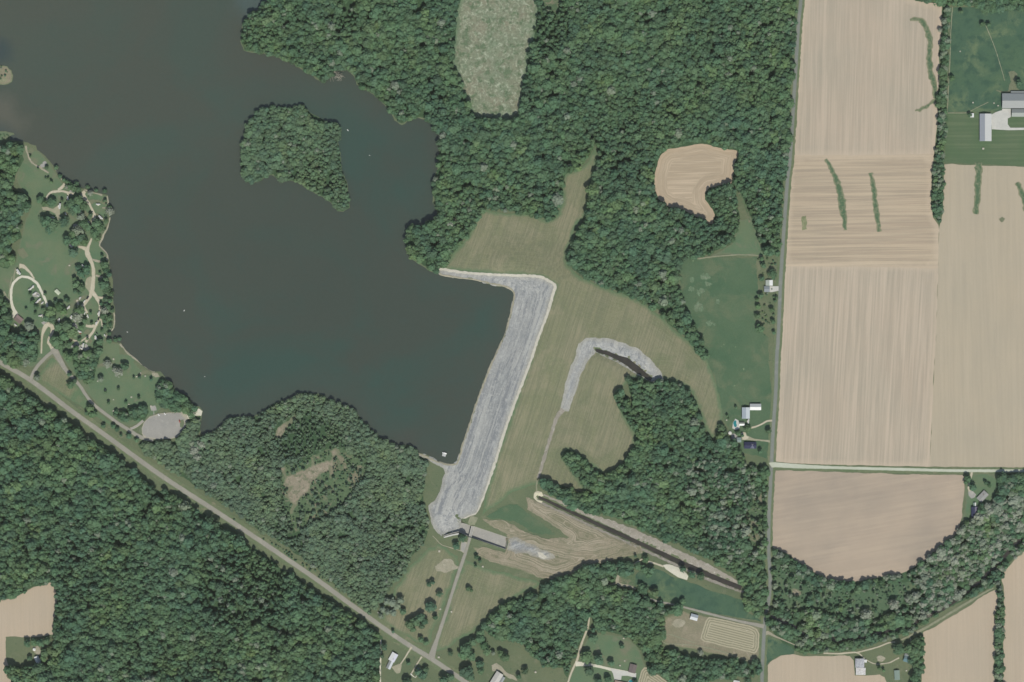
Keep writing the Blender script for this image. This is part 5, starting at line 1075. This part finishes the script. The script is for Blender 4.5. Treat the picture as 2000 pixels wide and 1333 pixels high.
building('garage', 'grey-roofed garage attached south of the roadside white house', (1492, 565), (1503, 565), 11.4, 3, 1.2, flat('blue_grey_roof', C(138, 146, 150), .7, .3, .05), None, WALLW, 'garage', wins=1)
building('barn', 'pale blue-grey barn north of the swimming pool, the left one of two', (1456.3, 796), (1456.3, 818), 15.2, 5, 2.2, flat('blue_grey_sheet', C(168, 178, 186), .5, .4, .05), flat('pale_blue_sheet', C(196, 204, 208), .5, .4, .05), WALLW, 'barn', wins=3, panels=1.5, big_door=True)
local = building('barn', 'white and grey barn north of the farmhouse, the right one of two', (1464.2, 795.2), (1486, 795.2), 12.4, 4.2, 1.8, ROOF_WHITE, flat('white_sheet_shaded', C(186, 190, 190), .5, .4, .08), WALLW, 'barn', wins=3, panels=1.5)  # grey of the north slope is painted shade on the white sheet
building('house', 'dark navy-roofed farmhouse south of the gravel yard', (1453, 870), (1477, 870), 13, 3.4, 2.4, ROOF_NAVY, None, WALLW, chimney=True)
building('porch', 'grey-blue roofed east end of the dark farmhouse', (1469, 867), (1469, 876), 8, 3.9, 2.2, flat('steel_blue_shingle', C(120, 124, 142), .8, .2, .1, 1), None, WALLW, 'house', wins=1)
building('shed', 'white poolside shed between the pool and the barns', (1443.5, 828), (1454, 828), 7.6, 2.6, 1, ROOF_WHITE, flat('grey_green_shed_roof', C(120, 126, 118), .7, .2, .1), WALLW, 'shed', wins=1)
building('shed', 'pale teal-grey roofed shed at the west end of the farm gravel yard', (1438.5, 859.5), (1447.5, 859.5), 9.5, 2.6, 1, flat('teal_grey_roof', C(134, 150, 148), .7, .2, .1), None, WALLG, 'shed', wins=1)
dome('water_tank', 'round white tank southwest of the swimming pool', 1425.5, 846, 3.4, 2.4, TRIM, 'tank')
building('barn', 'large grey-roofed barn at the right edge north of the concrete yard', (1956, 198), (2042, 198), 29, 6, 2.6, flat('pale_grey_sheet', C(158, 162, 160), .5, .4, .04), flat('grey_sheet_shaded', C(138, 144, 146), .5, .4, .04), WALLG, 'barn', wins=6, panels=2, big_door=True)  # one grey sheet in two tones: the north slope's shade is painted in
building('barn', 'grey lean-to along the north side of the large grey barn', (1973.5, 181.2), (2042, 181.2), 5, 3.4, .5, ROOF_GREY, None, WALLG, 'barn', wins=3)
building('barn', 'smaller grey-roofed shed on the east side of the concrete yard', (1975, 221.3), (2004, 221.3), 15, 4, 1.6, flat('sage_grey_sheet', C(150, 158, 152), .5, .4, .05), flat('sage_grey_sheet_shaded', C(136, 142, 140), .5, .4, .05), WALLG, 'barn', wins=2, panels=2)  # darker sage copy paints shade on the slope turned from the sun
building('barn', 'long two-toned barn on the west side of the concrete yard', (1924, 223), (1924, 276.5), 23, 4.6, 2.0, flat('blue_grey_barn_sheet', C(150, 156, 164), .5, .4, .04), flat('pale_barn_sheet', C(202, 204, 202), .5, .4, .04), WALLW, 'barn', wins=6, panels=2, ridge=.42, big_door=True)
building('shed', 'small white shed in the lawn corner west of the two-toned barn', (1898, 222), (1898, 230), 7, 2.5, .8, ROOF_WHITE, None, WALLW, 'shed', wins=1)
building('house', 'diagonal grey-roofed house in the lawn beside the curving wood', (1911, 977.5), (1926, 962), 13, 3, 1.8, ROOF_STONE, flat('light_stone_roof', C(162, 162, 158), .8, .2, .15), WALLG, chimney=True)
building('barn', 'narrow navy-roofed barn south of the diagonal grey house', (1902.5, 990), (1902.5, 1012), 12.5, 4, 2.2, ROOF_NAVY, flat('faded_navy', C(116, 114, 132), .85, .1, .25, .6), WALLG, 'barn', wins=3)
building('shed', 'pale shed at the north gable of the navy-roofed barn', (1903, 982), (1903, 989.5), 5.5, 2.5, .8, ROOF_GREEN, ROOF_WHITE, WALLW, 'shed', wins=1)
building('barn', 'patchwork grey metal barn at the edge of the bottom tan field', (1678.5, 1286), (1678.5, 1303.6), 17.5, 5, 2.0, ROOF_PATCH, ROOF_PATCH, WALLG, 'barn', wins=3, panels=1.5)
building('barn', 'rusty white southern annex of the patchwork barn', (1680.5, 1304.2), (1680.5, 1318), 19, 3.6, 1.3, mottled('rusty_white', C(226,226,224), C(190,186,184), .4, C(140,132,128), .5, sp=.1), None, WALLW, 'barn', wins=2)
building('shed', 'tiny white lean-to on the east side of the patchwork barn', (1690, 1288.5), (1690, 1294), 5, 2.5, .4, ROOF_WHITE, None, WALLW, 'shed', wins=1)
building('house', 'teal-roofed house among trees east of the farm yard', (1765, 1285), (1777, 1289), 13, 3, 2, ROOF_TEAL, flat('grey_teal', C(118, 138, 142), .8, .2, .12), WALLW, chimney=True)
building('porch', 'grey-roofed addition north of the teal-roofed house', (1766, 1278.5), (1777, 1279.5), 5.5, 2.6, .8, ROOF_GREY, None, WALLG, 'house', wins=1)
building('shed', 'grey-green roofed shed at the bottom of the farm yard', (1751, 1309), (1752, 1328), 10.5, 3.2, 1.0, ROOF_GREEN, None, WALLG, 'shed', wins=3, panels=1.5)
building('house', 'white-roofed house under trees at the lower left', (71, 1282), (77, 1297), 9, 3, 1.6, ROOF_WHITE, flat('grey_white_roof', C(200, 206, 206), .6, .3, .08), WALLW)
building('house_wing', 'white side wing of the lower left house', (77, 1288), (83, 1292), 6, 2.6, 1.0, flat('soft_white_roof', C(212, 214, 210), .6, .3, .08), None, WALLW, wins=1)
building('shed', 'small pale shed north of the lower left house', (65, 1268), (70, 1269), 5, 2.4, .7, ROOF_WHITE, None, WALLW, 'shed', wins=1)
building('picnic_shelter', 'square pale-roofed shelter in the middle of the campground lawn', (109, 567), (117, 575), 7, 2.6, .8, flat('pale_green_roof', C(196, 204, 180), .7, .2, .05), None, WALLW, 'shelter', doors=0, wins=0)
patch('bare_ground', [(64,1264),(74,1262),(80,1272),(82,1280),(72,1278),(64,1272)], SAND, 5, .6, 3, seed=39)
# swimming pools
def pool(label, px, py, pts, deck=None):
    x, y = w2(px, py); z = hz(px, py)+.75; rt = empty('swimming_pool', (x, y, z), 0, label, 'pool')
    n = len(pts); mesh_part('water', [(a, b, .02) for a, b in pts], [tuple(range(n))], POOLM, rt)
    V = []; F = []
    for k, (a, b) in enumerate(pts):
        q = math.hypot(a, b); s = (q+.5)/q; V += [(a, b, -.3), (a, b, .18), (a*s, b*s, .18), (a*s, b*s, -.3)]
    for k in range(n):
        j = (k+1) % n
        for c in range(3): F.append((4*k+c, 4*j+c, 4*j+c+1, 4*k+c+1))
    mesh_part('coping', V, F, CONCW, rt); return rt
pool('kidney-shaped teal swimming pool on a white deck by the farmhouse', 1435.5, 828, [(0,6.5),(2,6),(2.8,3.5),(2.2,1),(3.2,-1.5),(3.6,-4),(2.2,-6.3),(-.4,-6.6),(-2,-4.5),(-2.6,-2),(-3.6,.5),(-3.4,2.6),(-2.2,4.2),(-1.2,6)])
POOLC = [(4.2*math.cos(a), 4.2*math.sin(a)) for a in [k*math.pi/10 for k in range(20)]]
pool('round bright blue pool at the bottom edge behind the tan-roofed house', 1232, 1332, POOLC)

# ------------------------------------------------------------------ campers, cars, small things
RVW = flat('camper_white', C(250, 250, 246), .35, .5, .03); RVG = flat('camper_grey', C(186, 188, 186), .5, .4, .05); DARKP = flat('dark_paint', C(44, 46, 52), .3, .5, .05); REDP = flat('red_paint', C(176, 66, 54), .3, .5, .05)
TYRE = flat('tyre', (.02, .02, .02, 1), .9, .1, .05); AWN = flat('awning_cloth', C(206, 200, 184), .9, .1, .05); STEELG = flat('galvanised', C(160, 164, 166), .5, .5, .05)
def camper_proto():
    rt = empty('camper', (0, 0, 0)); L, Wd, H = 8.5, 2.6, 2.7
    b = local_box('body', 0, 0, .6+H/2, L, Wd, H, RVW, rt, .22)
    local_box('roof_sheet', 0, 0, .6+H+.03, L-.7, Wd-.5, .08, RVG, rt, .02)
    for x in (-1.9, 1.6): local_box('roof_vent', x, .1, .6+H+.2, 1.0, .8, .3, TRIM, rt, .06)
    for s in (-1, 1):
        for x in (-2.4, 1.2): local_box('window', x, s*(Wd/2+.01), 2.2, 1.4, .05, .8, GLASS, rt)
    local_box('door', 3.0, -Wd/2-.02, 1.6, .75, .05, 1.9, RVG, rt); local_box('awning', .6, -Wd/2-.9, 2.85, 3.8, 1.8, .06, AWN, rt); local_box('hitch', L/2+.7, 0, .6, 1.4, .3, .15, STEELG, rt)
    for s in (-1, 1):
        for x in (-.6, .4): wheel(x, s*(Wd/2-.15), .38, rt, .38)
    return rt
def wheel(x, y, z, rt, r):
    bm = bmesh.new(); bmesh.ops.create_cone(bm, cap_ends=True, segments=14, radius1=r, radius2=r, depth=.25); bmesh.ops.rotate(bm, cent=(0, 0, 0), matrix=__import__('mathutils').Matrix.Rotation(R(90), 3, 'X'), verts=bm.verts); bmesh.ops.translate(bm, vec=(x, y, z), verts=bm.verts)
    me = bpy.data.meshes.new('wheel'); bm.to_mesh(me); bm.free(); me.materials.append(TYRE); o = bpy.data.objects.new('wheel', me); COL.objects.link(o); o.parent = rt; return o
def car_proto(paint, nm='parked_car', truck=False):
    rt = empty(nm, (0, 0, 0)); L, Wd = (5.4, 2.0) if truck else (4.8, 1.9)
    prof = [(-L/2, .35), (-L/2, .95), (-L/2+.3, 1.05), (L*.22, 1.08), (L/2-.25, .85), (L/2, .7), (L/2, .35)]
    def prism(name, pr, hw, m, taper=0.0, zt=None):
        n = len(pr); V = [(x, -(hw-(taper if zt and z > zt else 0)), z) for x, z in pr] + [(x, hw-(taper if zt and z > zt else 0), z) for x, z in pr]
        F = [tuple(range(n)), tuple(range(2*n-1, n-1, -1))] + [(i, (i+1) % n, n+(i+1) % n, n+i) for i in range(n)]
        return mesh_part(name, V, F, m, rt)
    prism('body', prof, Wd/2, paint)
    cab = [(-.3, 1.06), (-.1, 1.62), (1.0, 1.66), (1.6, 1.07)] if truck else [(-L/2+.5, 1.06), (-L/2+1.0, 1.5), (.5, 1.52), (1.25, 1.07)]
    prism('cabin_glass', cab, Wd/2-.08, GLASS, .18, 1.2)
    x0, x1 = (cab[1][0]+.05, cab[2][0]-.05); local_box('roof', (x0+x1)/2, 0, 1.6 if not truck else 1.72, x1-x0, Wd-.5, .1, paint, rt, .03)
    if truck: local_box('cargo_bed', -1.5, 0, 1.06, 2.0, 1.6, .1, TYRE, rt)
    for s in (-1, 1):
        for x in (-L*.31, L*.31): wheel(x, s*(Wd/2-.1), .34, rt, .34)
        local_box('headlight', L/2, s*.65, .72, .08, .35, .15, TRIM, rt)
    return rt
def dup(root, loc, rz, label, group, scale=1.0):
    r = root.copy(); COL.objects.link(r); r.location = loc; r.rotation_euler = (0, 0, rz); r['label'] = label
    if group: r['group'] = group
    if scale != 1.0: r.scale = (scale, scale, scale) if np.isscalar(scale) else scale
    for ch in root.children:
        c = ch.copy(); COL.objects.link(c); c.parent = r
    return r
def place(proto, used, px, py, deg, label, group, scale=1.0):
    """deg is the heading in the photo, clockwise from right"""
    x, y = w2(px, py); z = hz(px, py) + .6
    if not used.get(proto.name):
        used[proto.name] = True; proto.location = (x, y, z); proto.rotation_euler = (0, 0, R(-deg)); proto['label'] = label; proto['group'] = group
        if scale != 1.0: proto.scale = (scale,)*3 if np.isscalar(scale) else scale
        return proto
    return dup(proto, (x, y, z), R(-deg), label, group, scale)
USED = {}
cp = camper_proto(); cp['category'] = 'camper'
for a in [(133.5,388,70,'white camper beside the northern camp loop, west of the big tree clump',.95),(117.5,403,98,'long white camper at the east end of the northern gravel pad',1.25),(158.5,412,95,'white camper tucked against the east side of the big tree clump',1.0),
          (192,399.5,2,'white camper alone on the bare ground near the lake point',.95),(197,425,42,'white camper angled beside the shore trees near the lake point',1.15),(97,426,-10,'white camper under the trees south of the northern gravel pad, left one of two',.85),
          (104,425,20,'small white camper under the trees south of the northern gravel pad, right one of two',.7),(173,434,15,'small white camper between the trees on the northern camp road',.6),(140,481,30,'white camper west of the gravel road head',.9),
          (164,520.5,32,'white camper half under trees west of the gravel camp road',1.1),(37,531.5,57,'long white camper between the two gravel loop roads',1.4),(64,561,-52,'white camper at the top of the row inside the gravel loop',.9),
          (59,565,-35,'white camper second in the row inside the gravel loop',.8),(68.5,573.5,-38,'white camper in the middle of the row inside the gravel loop',.9),(75,578,25,'small white camper beside the gravel loop, east of the row',.6),
          (77,586,-40,'big white camper near the lower end of the row inside the gravel loop',1.0),(73,590,-40,'white camper last in the row inside the gravel loop',.85),(83,592,-42,'cream camper touching the gravel loop road',.7),
          (79,617,-15,'white camper alone on the lawn below the loop row',.8),(134,601,-50,'pale green-white camper between the two round trees',1.0),(165,589,-55,'white camper parked just behind the dark truck',.65),
          (194,613,97,'long white camper on the eastern camp road',1.05),(147,625,60,'white camper against the dark tree clump by the inner camp lawn',1.0),(156,648,25,'white camper east of the large tree clump, by the lower camp road',.85),
          (188,660,65,'white camper near the shore below the camp road fork',1.1),(163,675,100,'white camper at the southern end of the camp',1.05),(160,681,20,'second white camper at the southern end of the camp, lower one',.8),(31,635,40,'small white camper below the brown-roofed camp building',.75),
          (166,612,110,'white camper under the tree inside the camp fork',.7),(1461.5,823,95,'white trailer parked at the south gable of the pale blue-grey barn',1.0),(189,631.5,118,'short white camper below the dark pickup on the eastern camp road',.8)]:
    place(cp, USED, *a[:4], 'campers in the lakeside campground', a[4])
for a in [(88,425,10,'white camper at the west edge of the trees south of the gravel pad',.7),(129,418,60,'white camper in the gap west of the big clump',.6),(140,620,95,'white camper at the east side of the big dark tree',.9),(116,626,100,'white camper in the gap between two dark tree clumps',1.0),(122,634,95,'second camper in the gap between two dark tree clumps',.7),(172,618,70,'white camper on the west rim of the inner camp lawn',.8),(153,558,30,'grey-white camper west of the wide gravel strip',.8),(205,655,60,'white camper by the southern shore trees',.6),(96,665,80,'white camper under the tree at the lower loop',.5),(157,583,120,'white camper at the west end of the camp fork',.7)]:
    place(cp, USED, *a[:4], 'campers in the lakeside campground', a[4])
cw = car_proto(RVW); cw['category'] = 'car'; cd = car_proto(DARKP, 'pickup_truck', True); cd['category'] = 'truck'; cr = car_proto(REDP, 'red_car'); cr['category'] = 'car'
for a in [(310,810.5,60,'white car at the top edge of the parking lot, left one of two',1.0),(322,808.5,60,'white car at the top edge of the parking lot, right one of two',1.0),(1448,848,15,'white car in the gravel yard by the swimming pool',1.15),(144,480,25,'white car beside the camper at the gravel road head',.9),(803,1317,40,'pale car at the end of the lower driveway',.8)]: place(cw, USED, *a[:4], 'white parked cars', a[4])
for a in [(171.5,582,-58,'dark pickup at the camp road fork in front of a white camper',1.3),(193,623,105,'dark pickup between two campers on the eastern camp road',1.3),(196,601,80,'dark pickup north of the long camper on the eastern camp road',.9),(119,397.5,95,'dark pickup in front of the long camper on the northern gravel pad',.8),(189.5,651,55,'dark pickup on the lower camp road near the shore',.9)]: place(cd, USED, *a[:4], 'dark pickups in the campground', a[4])
for a in [(351,823,80,'red car beside the grass island of the parking lot',1.1),(157,652,20,'red car by the white camper on the lower camp road',.8)]: place(cr, USED, *a[:4], 'red cars', a[4])
# boats and the white platform in the lake
def boat_proto():
    rt = empty('motor_boat', (0, 0, 0)); L, B = 5.0, 1.9
    out = [(-L/2, B/2), (0, B/2), (L*.3, B*.36), (L/2, 0), (L*.3, -B*.36), (0, -B/2), (-L/2, -B/2)]; n = len(out)
    V = [(x*.85, y*.6, -.1) for x, y in out] + [(x, y, .6) for x, y in out] + [(x*.9-.05, y*.82, .55) for x, y in out] + [(x*.8-.1, y*.7, .2) for x, y in out]
    F = [tuple(range(n))] + [(k*n+i, k*n+(i+1) % n, (k+1)*n+(i+1) % n, (k+1)*n+i) for k in range(3) for i in range(n)] + [tuple(range(3*n, 4*n))]
    mesh_part('hull', V, F, RVW, rt); local_box('bench', -.4, 0, .42, .4, 1.3, .12, AWN, rt); local_box('bench', -1.5, 0, .42, .4, 1.3, .12, AWN, rt); local_box('windscreen', .7, 0, .8, .06, 1.2, .4, GLASS, rt); local_box('outboard', -L/2-.15, 0, .55, .4, .35, .8, DARKP, rt)
    rt['category'] = 'boat'; return rt
bt = boat_proto()
for i, (x, y, d, lb, s) in enumerate([(679.5,255,50,'tiny white boat just east of the island',.8),(722,304,10,'tiny white boat southeast of the island',.55),(360,607,-50,'tiny white boat in the open western water of the lake',.7),(249,649,20,'small boat close to the west shore bulge',.6),(400,736,0,'tiny boat in the southwestern bay of the lake',.45)]):
    o = place(bt, USED, x, y, d, lb, 'small boats on the lake', s); o.location.z = -.32
pf = empty('intake_platform', (*w2(867.5, 888.5), -.35), R(-17), 'white square platform standing in the lake corner beside the dam', 'platform')
local_box('deck', 0, 0, 2.2, 7.0, 6.6, .5, RVG, pf, .08); local_box('hoist_house', .6, 3.3, 2.9, 3.2, 2.0, 1.4, RVW, pf, .1); local_box('side_deck', -3.2, 2.9, 2.3, 2.2, 1.8, .4, RVW, pf); local_box('side_deck', 3.2, 3.0, 2.3, 2.0, 1.8, .4, RVW, pf)
for sx in (-1, 1):
    for sy in (-1, 1): local_box('leg', sx*2.8, sy*2.6, .5, .6, .6, 3.2, STEELG, pf)
local_box('mast', -.6, 5.2, 3.2, .5, .5, 3.4, RVW, pf); local_box('mast', 3.6, 5.0, 3.0, .5, .5, 2.8, RVW, pf)
# small pale things lying about: tables, tanks, signs
def table_proto():
    rt = empty('picnic_table', (0, 0, 0)); local_box('table_top', 0, 0, .75, 1.9, .8, .07, AWN, rt)
    for s in (-1, 1): local_box('bench', 0, s*.75, .45, 1.9, .28, .06, AWN, rt); local_box('leg_frame', s*.7, 0, .36, .1, 1.5, .7, STEELG, rt)
    rt['category'] = 'picnic table'; return rt
tb = table_proto()
for x, y, d, lb, s in [(295,793.5,10,'picnic table on the concrete pad north of the parking lot',1.6),(267,736,0,'picnic table left of the small trees near the lake edge',1.5),(284,735,20,'picnic table right of the small trees near the lake edge',1.5),(275,729,50,'picnic table nearest the lake edge on the picnic lawn',1.1),(222,702,60,'pale table beside the bare trees on the picnic lawn',1.8),
                       (191,745,0,'pale table at the tree clump tip by the park road',1.2),(206,762,30,'pale table just above the leftmost small tree of the picnic lawn',1.2),(222,781,0,'pale table in the lower picnic lawn',1.2),(257,776,0,'pale table in the middle right of the picnic lawn',1.0),(252,790,40,'pale table below the small tree row',1.2),(136,519,0,'pale round slab alone in the campground lawn',1.6),
                       (222,803,0,'pale table at the corner of the lower tree clump',1.0),(858,1077,80,'pale tank on the grass southwest of the spillway',2.0),(732,1187,-20,'white table beside the grey trees, upper one',2.0),(739,1197,10,'white table beside the grey trees, lower one',1.5),(860,1190,-40,'pale bench west of the access road',1.8),(882,1195,70,'pale bench east of the access road',1.8),
                       (970,1206,-50,'white bench at the edge of the southern wood',2.0),(857,1284,10,'white sign board at the road junction',2.0),(943,1107,0,'round pale slab on the dry grass south of the spillway',1.8),(1046,1313,30,'white bench on the lawn near the bottom edge',2.0),(1058,1152,10,'white board at the edge of the rough grass above the southern wood',1.8),
                       (1218,1247,20,'pale bench on the house lawn, northern one',1.6),(1220,1291,0,'pale slab on the house lawn near the garage',1.4),(1211,1300,20,'white bench near the garage driveway',1.6),(1458,1232,0,'pale board beside the hay field',.6),(1875,101,0,'small white trough in the upper pasture',1.3),(1900,201,0,'white trough in the lower pasture',1.5),(1941,202,60,'white post near the grey barn, upper one',1.4),(1949,207,0,'white post near the grey barn, lower one',1.4),
                       (1920,291,0,'pale round cover on the lawn below the two-toned barn',2.0),(1419,821,-20,'white bench on the meadow edge west of the pool',1.4),(1498,573.5,0,'pale slab behind the roadside garage',1.6),(1770,1310,0,'white trough east of the green shed',1.6)]:
    place(tb, USED, x, y, d, lb, 'small pale outdoor furniture', s)

# ------------------------------------------------------------------ air
hb = bpy.data.meshes.new('haze'); hbm = bmesh.new(); bmesh.ops.create_cube(hbm, size=1.0)
bmesh.ops.scale(hbm, vec=(19000, 19000, CAM_H+60+8), verts=hbm.verts); bmesh.ops.translate(hbm, vec=(0, 0, (CAM_H+60-8)/2), verts=hbm.verts); hbm.to_mesh(hb); hbm.free()
hm = bpy.data.materials.new('haze'); hm.use_nodes = True; hn = hm.node_tree.nodes; hn.remove(hn['Principled BSDF'])
hv = hn.new('ShaderNodeVolumePrincipled'); hv.inputs['Color'].default_value = (1.0, .97, .80, 1); hv.inputs['Density'].default_value = 1.0e-5; hv.inputs['Anisotropy'].default_value = 0.2
hm.node_tree.links.new(hv.outputs[0], hn['Material Output'].inputs['Volume']); hb.materials.append(hm)
ho = bpy.data.objects.new('haze', hb); COL.objects.link(ho); ho['kind'] = 'stuff'; ho['label'] = 'thin pale summer haze over the whole landscape'
